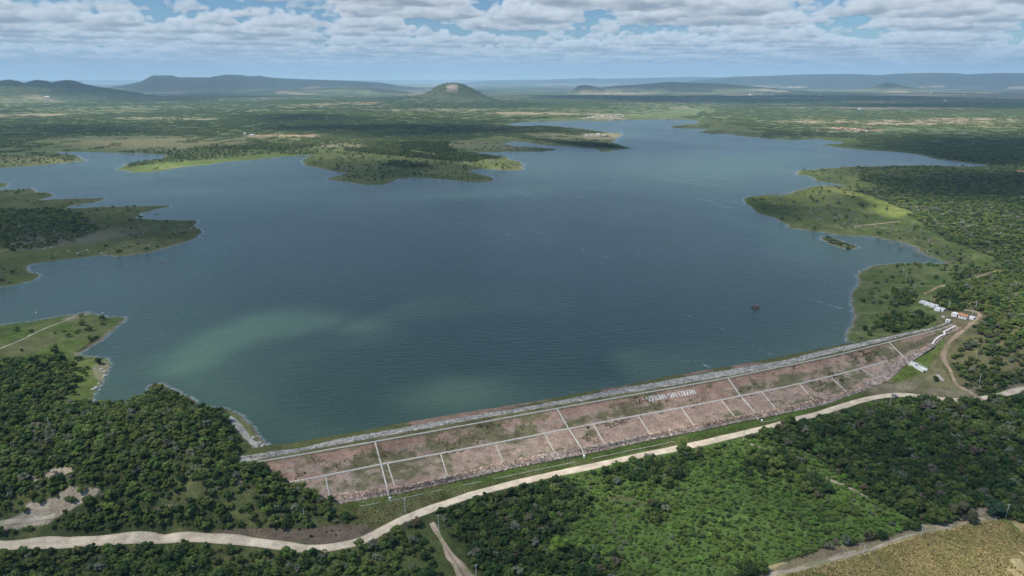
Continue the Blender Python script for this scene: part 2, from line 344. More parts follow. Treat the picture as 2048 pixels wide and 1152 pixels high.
def land(x, y, sd=None):
    x = np.asarray(x, float); y = np.asarray(y, float)
    if sd is None: sd = shore_dist(x, y)
    d = np.hypot(x, y); az = np.arctan2(x, y)
    near = (d < 1300) & (y > -450)
    hn = np.full(len(x), -12.0); i = np.nonzero(near)[0]; hn[i] = rbf(x[i], y[i])
    p = np.maximum(sd, 0)
    hn = np.where(hn > 0, hn*sm(-5, 55, sd)+.35*sm(0, 6, sd), hn)
    hf = .3+9*(1-np.exp(-p/330))+fbm(x, y, 900, 11)*16*sm(60, 900, p)+fbm(x, y, 4200, 12)*34*sm(300, 2500, p)
    hf = np.maximum(hf, .3)
    w = sm(760, 1150, d)*(y > 0)+1.0*(y <= -450)*0
    h = hn*(1-w)+hf*w
    h = h+fbm(x, y, 26, 13, 3)*1.0*sm(4, 40, p)*sm(0, 500, d)
    # the bed of the lake
    dam_s, dam_o = np.zeros(len(x)), np.full(len(x), 1e6)
    m = (d < 1000) & (y > 150); i = np.nonzero(m)[0]
    _, dam_s[i], dam_o[i] = polydist(crest, x[i], y[i])
    lakebed = np.maximum(sd*.07, -6.0)
    h = np.where((dam_o < 0) & (sd > 0) & m, np.maximum(h, np.minimum(.25+.05*sd, 3)), h)
    h = np.where(sd < 0, lakebed, h)
    O, Z = prof(dam_s)
    band = m & (dam_s > S_LEFT) & (dam_s < S_RIGHT+6) & (dam_o > O[0]-14) & (dam_o < O[6]+3)
    dz = dam_z(dam_s, np.clip(dam_o, O[0]-2, O[6]))-.9
    S1 = to_so(unproj(620, 990, -6)[None, :2])[0][0]
    # left of the hill's foot the hill covers the embankment; right of it the fill stands on the ground
    cover = hill_side(x, y)
    h = np.where(band & (dam_o > O[2]) & ~cover, np.minimum(h, dz), h)
    h = np.where(band & (dam_o <= O[2]) & (sd > -30), np.where(dam_o > O[0]-1, np.minimum(h, dz), h), h)
    # hills
    for R, wd, pl in RIDGES:
        A = np.array(pl, float); ra = np.arctan2(*ray(A[:, 0], A[:, 1])[:2]); ht = []
        for (a, b) in A:
            q = ray(a, b); ht.append(CAM_Z+R*q[2]/math.hypot(q[0], q[1]))
        ra = np.r_[ra[0]-.05, ra, ra[-1]+.05]; ht = np.r_[2, ht, 2]; top = np.interp(az, ra, ht, left=0, right=0)
        gul = fbm(az*R, d*.3, wd*.7, 21, 3)*wd*.9
        u = (d+gul-R)/wd
        shp = np.where(u < 0, sm(-1, -.12, u), 1-sm(.6, 1.8, u))
        h = np.where((top > 0) & (shp > 0), np.maximum(h, h*(1-shp)+(top-(.5-np.abs(fbm(x, y, wd*.30, 22, 4)))*wd*.045*(1-shp)*shp*4)*shp), h)
    r = np.hypot((x-MOUND[0])/1.12, y-MOUND[1]-150); rr = r*(1+fbm(x, y, 260, 23, 3)*.35)
    mh = 142*np.exp(-(rr/232)**2.3)+26*np.exp(-(np.hypot((x-MOUND[0]+110)/1.7, y-MOUND[1])/380)**2)
    return h+mh
_hs = unproj(*np.array([(470,925),(528,930),(560,953),(591,976),(630,994),(664,1006),(700,1013)]).T, 0)
def hill_side(x, y):
    """true left of the line where the natural hill meets the fill"""
    P = np.array([unproj(a, b, c)[:2] for a, b, c in [(500,915,5),(528,930,5),(560,953,1.5),(591,976,-3),(630,994,-7.6),(664,1006,-10.4),(700,1016,-11)]])
    d, s, o = polydist(P, x, y)
    return (o > 0) & (d < 260)
def surf(px, py):
    """where the sight line through a picture point meets the land"""
    z = 0.0
    for _ in range(12):
        p = unproj(px, py, z); z = z*.3+.7*float(land_i(np.array([p[0]]), np.array([p[1]]))[0])
    return Vector(unproj(px, py, z))

# ------------------------------------------------------------------ land cover
FOREST, GRASS, BRIGHT, DRY = (.045,.058,.022), (.078,.100,.026), (.120,.150,.030), (.155,.140,.068)
EARTH, SAND, CROP, TAN = (.205,.150,.105), (.40,.34,.26), (.32,.26,.13), (.26,.20,.125)
# each: picture polygon, ground colour, how wooded (0..1), kind of growth
ZONES = [
 ([(-300,640),(0,651),(174,622),(260,635),(154,712),(225,720),(186,800),(120,812),(150,775),(152,735),(110,716),(0,722),(-300,740)], (.070,.102,.024), .01, 0),
 ([(150,725),(222,720),(210,760),(188,795),(120,810),(148,775)], (.098,.128,.032), .07, 0),
 ([(-300,395),(60,376),(110,390),(215,396),(345,408),(330,440),(400,440),(405,470),(310,505),(110,522),(60,535),(85,550),(0,578),(-300,640)], (.066,.082,.027), .03, 0),
 ([(-300,418),(0,420),(110,420),(165,432),(175,448),(205,460),(175,470),(120,488),(40,500),(-300,508)], FOREST, .85, 1),
 ([(-300,300),(0,296),(110,276),(250,268),(330,272),(420,296),(560,300),(690,288),(740,292),(620,312),(450,328),(300,350),(225,345),(100,340),(-300,360)], (.088,.110,.040), .24, 1),
 ([(234,339),(300,330),(450,316),(560,306),(600,312),(450,328),(300,347)], (.092,.126,.034), .01, 0),  # sunlit grass strip, its extra light painted into the colour
 ([(600,322),(640,304),(720,296),(830,300),(930,318),(1040,318),(1050,342),(990,366),(880,362),(700,374),(600,345)], (.092,.112,.034), .05, 0),
 ([(700,296),(800,300),(905,316),(968,318),(955,324),(880,321),(790,312),(690,302)], FOREST, .9, 1),
 ([(800,322),(850,326),(872,334),(830,336),(760,330)], FOREST, .35, 1),
 ([(900,285),(1000,272),(1060,280),(1140,290),(1200,296),(1270,297),(1205,306),(1080,304),(960,306),(890,298)], (.090,.112,.038), .05, 0),
 ([(1080,264),(1120,268),(1200,268),(1240,266),(1230,282),(1150,283),(1090,277),(1040,268)], (.120,.120,.060), .12, 1),
 ([(1000,240),(1160,236),(1290,228),(1420,212),(1390,230),(1330,240),(1170,246)], (.095,.125,.045), .05, 0),
 ([(1340,252),(1420,238),(1470,250),(1530,268),(1500,276),(1400,268)], (.080,.095,.034), .15, 1),
 ([(1485,396),(1590,385),(1640,362),(1590,346),(1720,338),(1725,360),(1700,388),(1740,408),(1830,440),(1900,482),(2000,520),(1960,540),(1890,532),(1840,492),(1760,470),(1640,470),(1550,438)], (.062,.086,.024), .04, 0),
 ([(1500,396),(1640,372),(1720,384),(1830,428),(1780,440),(1660,412),(1560,412)], (.115,.140,.034), .03, 0),  # lit patch of the shore grass, sunlight put into the ground colour
 ([(1690,690),(1700,600),(1720,545),(1780,528),(1910,530),(1900,560),(1870,585),(1850,600),(1880,625),(1905,650),(1830,668),(1740,690)], (.070,.100,.028), .03, 0),
 ([(1780,585),(1810,572),(1832,585),(1822,610),(1776,612)], FOREST, .95, 1),
 ([(1772,634),(1840,626),(1868,640),(1858,654),(1790,666),(1762,654)], FOREST, .95, 1),
 ([(1760,752),(1830,728),(1880,690),(1905,655),(1885,720),(1900,760),(1955,790),(1900,800),(1830,790),(1700,800)], (.110,.105,.052), .02, 0),
 ([(1780,760),(1812,730),(1870,695),(1895,665),(1886,700),(1868,720),(1850,745),(1800,764)], (.085,.120,.026), .0, 0),
 ([(640,1005),(900,966),(1210,900),(1560,832),(1700,800),(1790,762),(1830,790),(1720,800),(1560,846),(1300,906),(1024,966),(860,1016),(760,1064),(722,1080),(716,1040)], (.066,.076,.024), .0, 0),
 ([(680,1008),(900,966),(1210,900),(1560,828),(1720,786),(1730,792),(1560,838),(1210,912),(900,978),(730,1014)], (.055,.092,.018), .0, 0),
 ([(690,1090),(640,1092),(520,1078),(420,1066),(440,1056),(600,1058),(720,1046),(740,1060)], (.105,.082,.058), .12, 3),
 ([(1096,955),(1250,905),(1440,880),(1500,872),(1600,905),(1720,975),(1760,1010),(1845,1050),(1800,1070),(1650,1100),(1520,1140),(1430,1170),(1000,1170),(1100,1090),(1180,1000)], (.075,.118,.030), .97, 2),
 ([(1490,1170),(1530,1135),(1650,1118),(1730,1095),(1850,1058),(1960,1042),(1995,1038),(2100,1060),(2400,1100),(2400,1500),(1300,1500),(1440,1190)], CROP, .0, 0),
 ([(1500,1200),(1600,1140),(1690,1134),(1680,1170)], (.10,.12,.035), .0, 0),
 ([(1985,1036),(2030,1046),(2080,1090),(2060,1100),(2010,1060)], (.10,.135,.03), .0, 0),
 ([(1530,1148),(1660,1098),(1740,1090),(1850,1058),(1990,1026),(2000,1038),(1850,1070),(1720,1108),(1640,1125),(1560,1150)], (.17,.14,.085), .02, 0),
 ([(-40,1060),(40,1030),(60,1005),(110,990),(140,968),(205,972),(196,990),(150,1010),(105,1040),(0,1062)], (.25,.21,.155), .30, 1),
 ([(95,940),(150,928),(150,945),(125,960),(60,962)], (.24,.20,.15), .4, 1),
 ([(765,1070),(860,1046),(900,1090),(960,1152),(840,1170),(760,1130)], (.060,.075,.025), .35, 1),
 (ISLAND, (.040,.060,.020), .0, 0),
 ([(440,818),(470,820),(500,845),(520,875),(545,890),(530,893),(500,862),(470,838)], (.10,.115,.036), .0, 0),
 ([(446,820),(480,836),(498,856),(512,876),(545,892),(560,905),(515,906),(516,897),(496,872),(474,848)], (.30,.285,.265), .0, 0),
]
# soft patches: centre, half axes, tilt, colour, strength, woodedness factor
PATCH = [(1800,245,235,5,0,TAN,.8,.15),(1930,238,120,3,0,TAN,.7,.2),(1640,241,70,3,0,TAN,.7,.3),(1860,262,190,7,0,(.10,.12,.055),.8,.25),(1990,253,60,4,0,(.22,.19,.10),.7,.2),(1690,259,70,6,0,(.22,.17,.12),.5,.4),
 (570,271,88,3,0,(.27,.19,.115),.95,.05),(545,277,70,4,0,(.12,.13,.06),.8,.1),(330,237,110,3.2,0,(.19,.17,.10),.8,.1),(640,214,160,2.4,0,(.16,.16,.11),.6,.2),(860,220,130,2.2,0,(.17,.16,.11),.6,.2),(300,285,170,14,0,(.125,.118,.058),.8,.1),(60,320,90,10,0,(.13,.125,.055),.6,.1),
 (1230,187,90,2.4,0,TAN,.6,.2),(1450,197,130,2.4,0,(.20,.17,.11),.5,.3),(1830,204,120,2.6,0,(.21,.18,.12),.5,.3),(1700,220,180,3.4,0,(.15,.15,.075),.5,.3),(1900,190,160,2.4,0,(.19,.17,.12),.5,.3),(740,206,26,1.8,0,(.28,.17,.10),.7,.1),(1210,236,44,4,0,(.26,.22,.16),.7,.1),(1330,222,110,6,0,(.10,.125,.055),.8,.1),
 (1200,272,46,7,0,(.22,.19,.13),.6,.3),(690,290,60,8,0,(.17,.15,.10),.6,.2),(990,291,120,6,0,(.15,.14,.09),.5,.4),(902,172,17,4,0,(.36,.29,.235),.85,.1),(868,189,26,3,0,(.16,.14,.085),.5,.4),
 (155,634,34,9,-18,(.21,.17,.12),.75,.0),(60,690,60,16,-10,(.12,.105,.055),.6,.3),(110,480,150,14,-6,(.17,.15,.11),.45,.3),(175,715,26,4,0,(.26,.22,.16),.7,.1),(205,745,16,16,0,(.24,.2,.15),.55,.1),(325,768,36,5,10,(.26,.22,.16),.8,.0),
 (1790,778,46,12,-12,(.20,.165,.12),.6,.2),(1900,785,50,9,5,(.21,.17,.12),.6,.2),(1920,640,52,18,0,(.17,.135,.085),.5,.2),(1985,640,40,10,-20,(.22,.16,.11),.5,.5),(1990,775,60,6,-5,(.26,.21,.15),.6,.3),
 (990,1048,20,7,0,(.26,.2,.15),.6,.2),(1755,1130,22,8,20,(.36,.3,.24),.8,0),(1690,1115,24,4,-15,(.34,.28,.22),.8,0),(1960,1036,46,7,-14,(.30,.25,.19),.8,0),(1860,1062,60,8,-12,(.24,.2,.14),.6,0),(1240,1005,40,10,10,(.12,.09,.06),.5,.5),(1370,800,0.1,0.1,0,EARTH,0,1),
 (340,1015,30,9,-8,(.24,.2,.15),.5,.3),(480,960,8,10,0,(.25,.19,.13),.6,.2),(30,1110,90,12,0,FOREST,.2,1.2)]
def cover_at(x, y, z, sd):
    """ground colour, woodedness and growth kind"""
    n = len(x); d = np.hypot(x, y)
    px, py, dep = proj(x, y, z); front = dep > 5
    jx = fbm(x, y, 34, 31, 3); jy = fbm(x, y, 34, 32, 3); sc = np.clip(FPX/np.maximum(dep, 60), .02, 5)
    bx = fbm(x, y, 260, 33, 3); by = fbm(x, y, 260, 34, 3)
    lo = np.clip((py-158)/400, .02, 1.2)
    ja, jb = np.minimum(14*sc, 18), np.minimum(60*sc, 26)
    qx = px+jx*ja+bx*jb; qy = py+jy*ja*lo*.8+by*jb*lo*.5
    big = fbm(x, y, 700, 35, 4); mid = fbm(x, y, 90, 36, 4); fine = fbm(x, y, 12, 37, 3)
    C = np.empty((n, 3)); C[:] = FOREST
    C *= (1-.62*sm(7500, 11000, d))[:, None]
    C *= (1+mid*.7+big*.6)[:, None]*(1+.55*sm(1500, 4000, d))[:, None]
    F = np.full(n, .93); F += big*.5*sm(900, 2500, d); G = np.ones(n)
    # far plain: a mosaic of scrub, pasture and bare plots
    far = sm(2300, 4200, d); mos = fbm(x, y, 1500, 38, 5, .62)
    flat = 1-sm(45, 90, z); past = sm(-.02, .12, mos)*far*flat
    C = C*(1-past[:, None]*.75)+np.array((.120,.135,.058))*past[:, None]*.75; F = F*(1-past*.7)
    plot = sm(.12, .18, fbm(x*.5, y, 700, 39, 4, .6))*far*flat
    C = C*(1-plot[:, None])+np.array((.20,.17,.105))*plot[:, None]; F = F*(1-plot*.9)
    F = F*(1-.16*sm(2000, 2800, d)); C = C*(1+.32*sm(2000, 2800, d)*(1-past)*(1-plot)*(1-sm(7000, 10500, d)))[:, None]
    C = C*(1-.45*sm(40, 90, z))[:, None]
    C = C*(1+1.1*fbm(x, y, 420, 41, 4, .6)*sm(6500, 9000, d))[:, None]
    # grassy belt along the shore
    belt = 26+np.clip(fbm(x, y, 300, 40)+.15, 0, 1)*170*sm(350, 1300, d)
    g = (1-sm(belt*.6, belt*1.2, sd+fine*10))*(sd > -5)
    g = g*(1-((d < 640) & (x < -60) & (y < 520)))
    C = C*(1-g[:, None])+(np.array(GRASS)*(1+.5*mid+.4*big)[:, None])*g[:, None]; F = F*(1-.93*g)
    for poly, c, f, k in ZONES:
        P = np.array(poly, float)
        m = front & inside(P, qx, qy)
        v = (1+.55*mid+.35*fine+.3*bx)[m][:, None]
        C[m] = np.array(c)*v; F[m] = f+(mid[m]*(.06 if f < .1 else .25) if 0 < f < .5 else 0); G[m] = k
        if k == 0:
            dry = sm(.02, .2, (mid+fine*.5)[m])[:, None]*.35; C[m] = C[m]*(1-dry)+np.array(DRY)*dry
    for cx, cy, rx, ry, tl, c, s, ff in PATCH:
        t = rad(tl); u = (qx-cx)*math.cos(t)+(qy-cy)*math.sin(t); v = -(qx-cx)*math.sin(t)+(qy-cy)*math.cos(t)
        r = (u/rx)**2+(v/ry)**2
        m = front & (r < 2.2)
        w = (1-sm(.45, 1.5, r[m]+fine[m]*1.2+mid[m]*1.2))*s
        C[m] = C[m]*(1-w[:, None])+np.array(c)*(1+.3*fine[m])[:, None]*w[:, None]; F[m] = F[m]*(1-w*(1-ff))
    # the scrub hill right of the dam is thinner, with bare earth showing
    hillr = front & (px > 1850) & (py > 500) & (py < 770) & (F > .6)
    op = sm(-.02, .2, mid+fine*.5)*hillr; C = C*(1-op[:, None]*.8)+np.array((.14,.125,.06))*op[:, None]*.8; F = F*(1-op*.75)
    # clearings on the near hill, taller dark clumps inside the green thicket
    hl = front & (px < 760) & (py > 760) & (F > .6); op = sm(.19, .34, mid+fine*.5+.06)*hl*.8; C = C*(1-op[:, None]*.7)+np.array((.115,.118,.046))*op[:, None]*.7; F = F*(1-op*.72)
    G = np.where((G == 2) & (fbm(x, y, 38, 42, 3)+.10*(qx < 1230)+.06*(qy < 930) > .12), 1, G)
    # wet stony rim at the water's edge
    rim = (1-sm(.4, 2.2+d*.0012, sd+fine*2))*(sd > -4)*(.35+.65*sm(-.1, .15, mid))
    C = C*(1-rim[:, None]*.8)+np.array((.19,.16,.115))*rim[:, None]*.8; F = np.where(sd < 3+d*.002, 0, F)
    return np.clip(C, .004, .7), np.clip(F, 0, 1), G
ROADS = [ # name, label-free setting: picture line, width, colour, raggedness
 ('road', [(-400,1112),(-150,1098),(0,1091),(130,1085),(250,1079.5),(330,1076),(430,1077),(500,1083),(560,1092),(620,1098),(680,1093),(722,1083),(762,1063),(800,1041),(850,1021),(900,1004),(960,984),(1024,968),(1100,950),(1200,929),(1300,907),(1400,888),(1480,868),(1560,848),(1620,832),(1680,814),(1730,799),(1770,791),(1815,789.5),(1850,794),(1900,800),(1940,799.5),(1990,793),(2048,778),(2200,748),(2400,715)], 5.7, (.50,.42,.31)),
 ('track', [(1965,800),(1935,781),(1912,770),(1906,755),(1897,735),(1885,714),(1888,700),(1900,683),(1915,668),(1935,653),(1952,640),(1962,629),(1950,622),(1925,620)], 4.2, (.30,.215,.155)),
 ('track', [(862,1046),(872,1062),(888,1086),(905,1112),(925,1140),(950,1175)], 8.0, (.36,.285,.205)),
 ('track', [(-120,740),(0,697),(40,682),(80,661),(120,646),(150,634)], 2.0, (.36,.31,.24)),
 ('track', [(1470,1190),(1540,1150),(1600,1138),(1650,1122),(1700,1112),(1740,1100),(1780,1083),(1825,1068),(1870,1059),(1920,1048),(1960,1038),(1995,1034)], 3.0, (.33,.275,.205)),
 ('track', [(1835,1052),(1870,1054),(1900,1056)], 3.2, (.33,.275,.205)),
 ('track', [(1500,888),(1540,902),(1590,926),(1620,944),(1665,962),(1700,976),(1735,996)], 2.2, (.33,.275,.205)),
 ('track', [(1720,563),(1770,567),(1830,571),(1880,574),(1910,568)], 2.0, (.24,.19,.125)),
 ('track', [(1848,588),(1862,582),(1875,574),(1900,568),(1960,553),(2000,540)], 3.5, (.32,.22,.15)),
 ('track', [(1700,627),(1780,625),(1850,624),(1905,624)], 1.8, (.20,.165,.10)),
 ('track', [(1697,663),(1760,668),(1800,671)], 1.6, (.22,.18,.11)),
 ('track', [(1700,454),(1740,449),(1800,443)], 5.0, (.28,.22,.15)),
 ('track', [(1990,790),(2048,770)], 2.0, (.3,.25,.19)),
 ('track', [(-60,1066),(0,1046),(50,1040),(110,1032)], 3.0, (.36,.31,.24)),
]
# ------------------------------------------------------------------ building blocks
def tag(o, label=None, cat=None, group=None, kind=None):
    if label: o['label'] = label
    if cat: o['category'] = cat
    if group: o['group'] = group
    if kind: o['kind'] = kind
    return o
def mesh_obj(name, verts, faces, mat, parent=None, smooth=False, color=None, link=True):
    """one mesh object from arrays; faces: (n,4) / (n,3) array or list of tuples"""
    me = bpy.data.meshes.new(name)
    verts = np.asarray(verts, np.float32)
    if isinstance(faces, np.ndarray):
        nf, k = faces.shape
        me.vertices.add(len(verts)); me.vertices.foreach_set('co', verts.ravel())
        me.loops.add(nf*k); me.loops.foreach_set('vertex_index', faces.astype(np.int32).ravel())
        me.polygons.add(nf); me.polygons.foreach_set('loop_start', np.arange(nf, dtype=np.int32)*k)
        me.update(calc_edges=True)
    else:
        me.from_pydata(verts.tolist(), [], faces)
    if smooth: me.polygons.foreach_set('use_smooth', np.ones(len(me.polygons), bool))
    if color is not None:
        a = me.color_attributes.new('tone', 'FLOAT_COLOR', 'POINT')
        a.data.foreach_set('color', np.c_[color, np.ones(len(color))].astype(np.float32).ravel())
    for m in (mat if isinstance(mat, (list, tuple)) else [mat]): me.materials.append(m)
    o = bpy.data.objects.new(name, me)
    if link: COL.objects.link(o)
    if parent: o.parent = parent
    return o
def empty(name, loc, rz=0.0):
    o = bpy.data.objects.new(name, None); COL.objects.link(o); o.location = loc; o.rotation_euler = (0, 0, rz); o.empty_display_size = .5
    return o
class MB:
    """collects boxes, tubes and polygons into one mesh"""
    def __init__(s): s.v = []; s.f = []
    def quadmesh(s, V, F):
        n = len(s.v); s.v += [tuple(map(float, p)) for p in V]; s.f += [tuple(n+i for i in q) for q in F]; return s
    def box(s, c, size, rz=0.0, taper=1.0):
        x, y, z = (v/2 for v in size); ca, sa = math.cos(rz), math.sin(rz); V = []
        for k, t in ((-z, 1), (z, taper)):
            for a, b in ((-x, -y), (x, -y), (x, y), (-x, y)):
                a *= t; b *= t; V.append((c[0]+a*ca-b*sa, c[1]+a*sa+b*ca, c[2]+k))
        return s.quadmesh(V, [(3,2,1,0),(4,5,6,7),(0,1,5,4),(1,2,6,5),(2,3,7,6),(3,0,4,7)])
    def bar(s, a, b, w, h=None):
        """a square bar from a to b"""
        a, b = Vector(a), Vector(b); h = h or w; d = (b-a).normalized(); u = d.cross(Vector((0, 0, 1)))
        if u.length < 1e-4: u = Vector((1, 0, 0))
        u.normalize(); v = u.cross(d); V = []
        for p in (a, b):
            for i, j in ((-1,-1),(1,-1),(1,1),(-1,1)): V.append(p+u*(i*w/2)+v*(j*h/2))
        return s.quadmesh(V, [(0,1,2,3),(7,6,5,4),(0,4,5,1),(1,5,6,2),(2,6,7,3),(3,7,4,0)])
    def tube(s, a, b, r0, r1, n=8):
        a, b = Vector(a), Vector(b); d = (b-a).normalized(); u = d.orthogonal().normalized(); v = d.cross(u); V = []
        for p, r in ((a, r0), (b, r1)):
            for k in range(n): t = 2*math.pi*k/n; V.append(p+u*(r*math.cos(t))+v*(r*math.sin(t)))
        F = [(k, (k+1) % n, n+(k+1) % n, n+k) for k in range(n)]+[tuple(range(n-1, -1, -1)), tuple(range(n, 2*n))]
        return s.quadmesh(V, F)
    def build(s, name, mat, parent=None, smooth=False): return mesh_obj(name, s.v, s.f, mat, parent, smooth)
def nodes(name):
    m = bpy.data.materials.new(name); m.use_nodes = True; nt = m.node_tree; nt.nodes.clear()
    out = nt.nodes.new('ShaderNodeOutputMaterial'); b = nt.nodes.new('ShaderNodeBsdfPrincipled'); nt.links.new(b.outputs[0], out.inputs[0])
    return m, nt.nodes, nt.links, b, out
def N_noise(N, L, scale, detail=4, rough=.55, vec=None):
    n = N.new('ShaderNodeTexNoise'); n.inputs['Scale'].default_value = scale; n.inputs['Detail'].default_value = detail; n.inputs['Roughness'].default_value = rough
    if vec is not None: L.new(vec, n.inputs['Vector'])
    return n.outputs[0]
def N_map(N, L, v, a, b, c, d):
    n = N.new('ShaderNodeMapRange'); L.new(v, n.inputs[0])
    for i, q in enumerate((a, b, c, d)): n.inputs[1+i].default_value = q
    return n.outputs[0]
def N_mul(N, L, col, fac):
    n = N.new('ShaderNodeVectorMath'); n.operation = 'SCALE'; L.new(col, n.inputs[0]); L.new(fac, n.inputs['Scale']); return n.outputs[0]
def N_mix(N, L, f, a, b):
    n = N.new('ShaderNodeMix'); n.data_type = 'RGBA'
    for i, v in ((0, f), (6, a), (7, b)):
        if isinstance(v, tuple): n.inputs[i].default_value = v if len(v) == 4 else (*v, 1)
        elif isinstance(v, float): n.inputs[i].default_value = v
        else: L.new(v, n.inputs[i])
    return n.outputs[2]
def plain(name, col, rough=.8, var=.25, scale=1.5, spec=.25, metal=0.0):
    """weathered surface: base colour broken by two noises, with a little bump"""
    m, N, L, b, _ = nodes(name); tc = N.new('ShaderNodeTexCoord'); o = tc.outputs['Object']
    f = N_map(N, L, N_noise(N, L, scale, 6, .65, o), .3, .7, 1-var, 1+var)
    c = N.new('ShaderNodeRGB'); c.outputs[0].default_value = (*col, 1)
    L.new(N_mul(N, L, c.outputs[0], f), b.inputs['Base Color'])
    b.inputs['Roughness'].default_value = rough; b.inputs['Specular IOR Level'].default_value = spec; b.inputs['Metallic'].default_value = metal
    bp = N.new('ShaderNodeBump'); bp.inputs['Strength'].default_value = .25; bp.inputs['Distance'].default_value = .05
    L.new(N_noise(N, L, scale*4, 3, .6, o), bp.inputs['Height']); L.new(bp.outputs[0], b.inputs['Normal'])
    return m
def ground_mat(name, rocky=False, bump=.35, k=1.0):
    m, N, L, b, _ = nodes(name); g = N.new('ShaderNodeNewGeometry'); P = g.outputs['Position']
    at = N.new('ShaderNodeVertexColor'); at.layer_name = 'tone'
    a = N_noise(N, L, .9, 5, .7, P); c = N_noise(N, L, .16, 5, .65, P); e = N_noise(N, L, .021, 5, .65, P)
    col = N_mul(N, L, at.outputs[0], N_map(N, L, a, .3, .7, 1-.45*k, 1+.5*k))
    col = N_mul(N, L, col, N_map(N, L, c, .3, .7, .72, 1.3))
    col = N_mul(N, L, col, N_map(N, L, e, .3, .7, .82, 1.2))
    if rocky:
        v = N.new('ShaderNodeTexVoronoi'); v.inputs['Scale'].default_value = 1.05; L.new(P, v.inputs['Vector'])
        sep = N.new('ShaderNodeSeparateColor'); L.new(v.outputs['Color'], sep.inputs[0])
        col = N_mul(N, L, col, N_map(N, L, sep.outputs[0], 0, 1, .62, 1.4))
        col = N_mul(N, L, col, N_map(N, L, v.outputs['Distance'], .45, .8, 1.0, .45))
    L.new(col, b.inputs['Base Color']); b.inputs['Roughness'].default_value = .95; b.inputs['Specular IOR Level'].default_value = .1
    bp = N.new('ShaderNodeBump'); bp.inputs['Strength'].default_value = bump; bp.inputs['Distance'].default_value = .6
    L.new(a, bp.inputs['Height']); L.new(bp.outputs[0], b.inputs['Normal'])
    return m
M_GROUND = ground_mat('ground_cover'); M_ROCK = ground_mat('rubble', True, .6); M_ROAD = ground_mat('dirt', bump=.12, k=.3); M_DAM = ground_mat('earth_fill', bump=.5, k=.8)

# ------------------------------------------------------------------ ground and water
def polar_grid():
    rows = np.r_[np.arange(1420, 420, -2.0), np.arange(420, 250, -1.25), np.arange(250, 190, -.8), np.arange(190, 163.2, -.4)]
    _, a, b = ray(np.full_like(rows, 1024.0), rows); R = CAM_Z*a/-b
    R = np.r_[1, 40, 80, 120, R, 60000, 72000]
    R = np.sort(np.unique(np.r_[R, np.geomspace(7000, 60000, 150)])); keep = [R[0]]
    for r in R[1:]:
        if r-keep[-1] > .0012*r: keep.append(r)
    R = np.array(keep)
    dense = np.radians(np.arange(-46, 46.01, .092)); side = np.radians(np.r_[np.arange(-180, -46, 3.0)])
    A = np.r_[side, dense, -side[::-1][:-1] if side[0] == -math.pi else -side[::-1]]
    return R, A
GR, GA = polar_grid()
nR, nA = len(GR), len(GA)
AA, RR = np.meshgrid(GA, GR)
gx, gy = (np.sin(AA)*RR).ravel(), (np.cos(AA)*RR).ravel()
g_sd = shore_dist(gx, gy); gz = land(gx, gy, g_sd)
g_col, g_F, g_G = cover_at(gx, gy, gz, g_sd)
ii, jj = np.meshgrid(np.arange(nR-1), np.arange(nA), indexing='ij'); j2 = (jj+1) % nA
quads = np.stack([ii*nA+jj, ii*nA+j2, (ii+1)*nA+j2, (ii+1)*nA+jj], -1).reshape(-1, 4)[:, ::-1]
ground = tag(mesh_obj('ground', np.c_[gx, gy, gz], quads, M_GROUND, smooth=True, color=g_col), kind='structure')

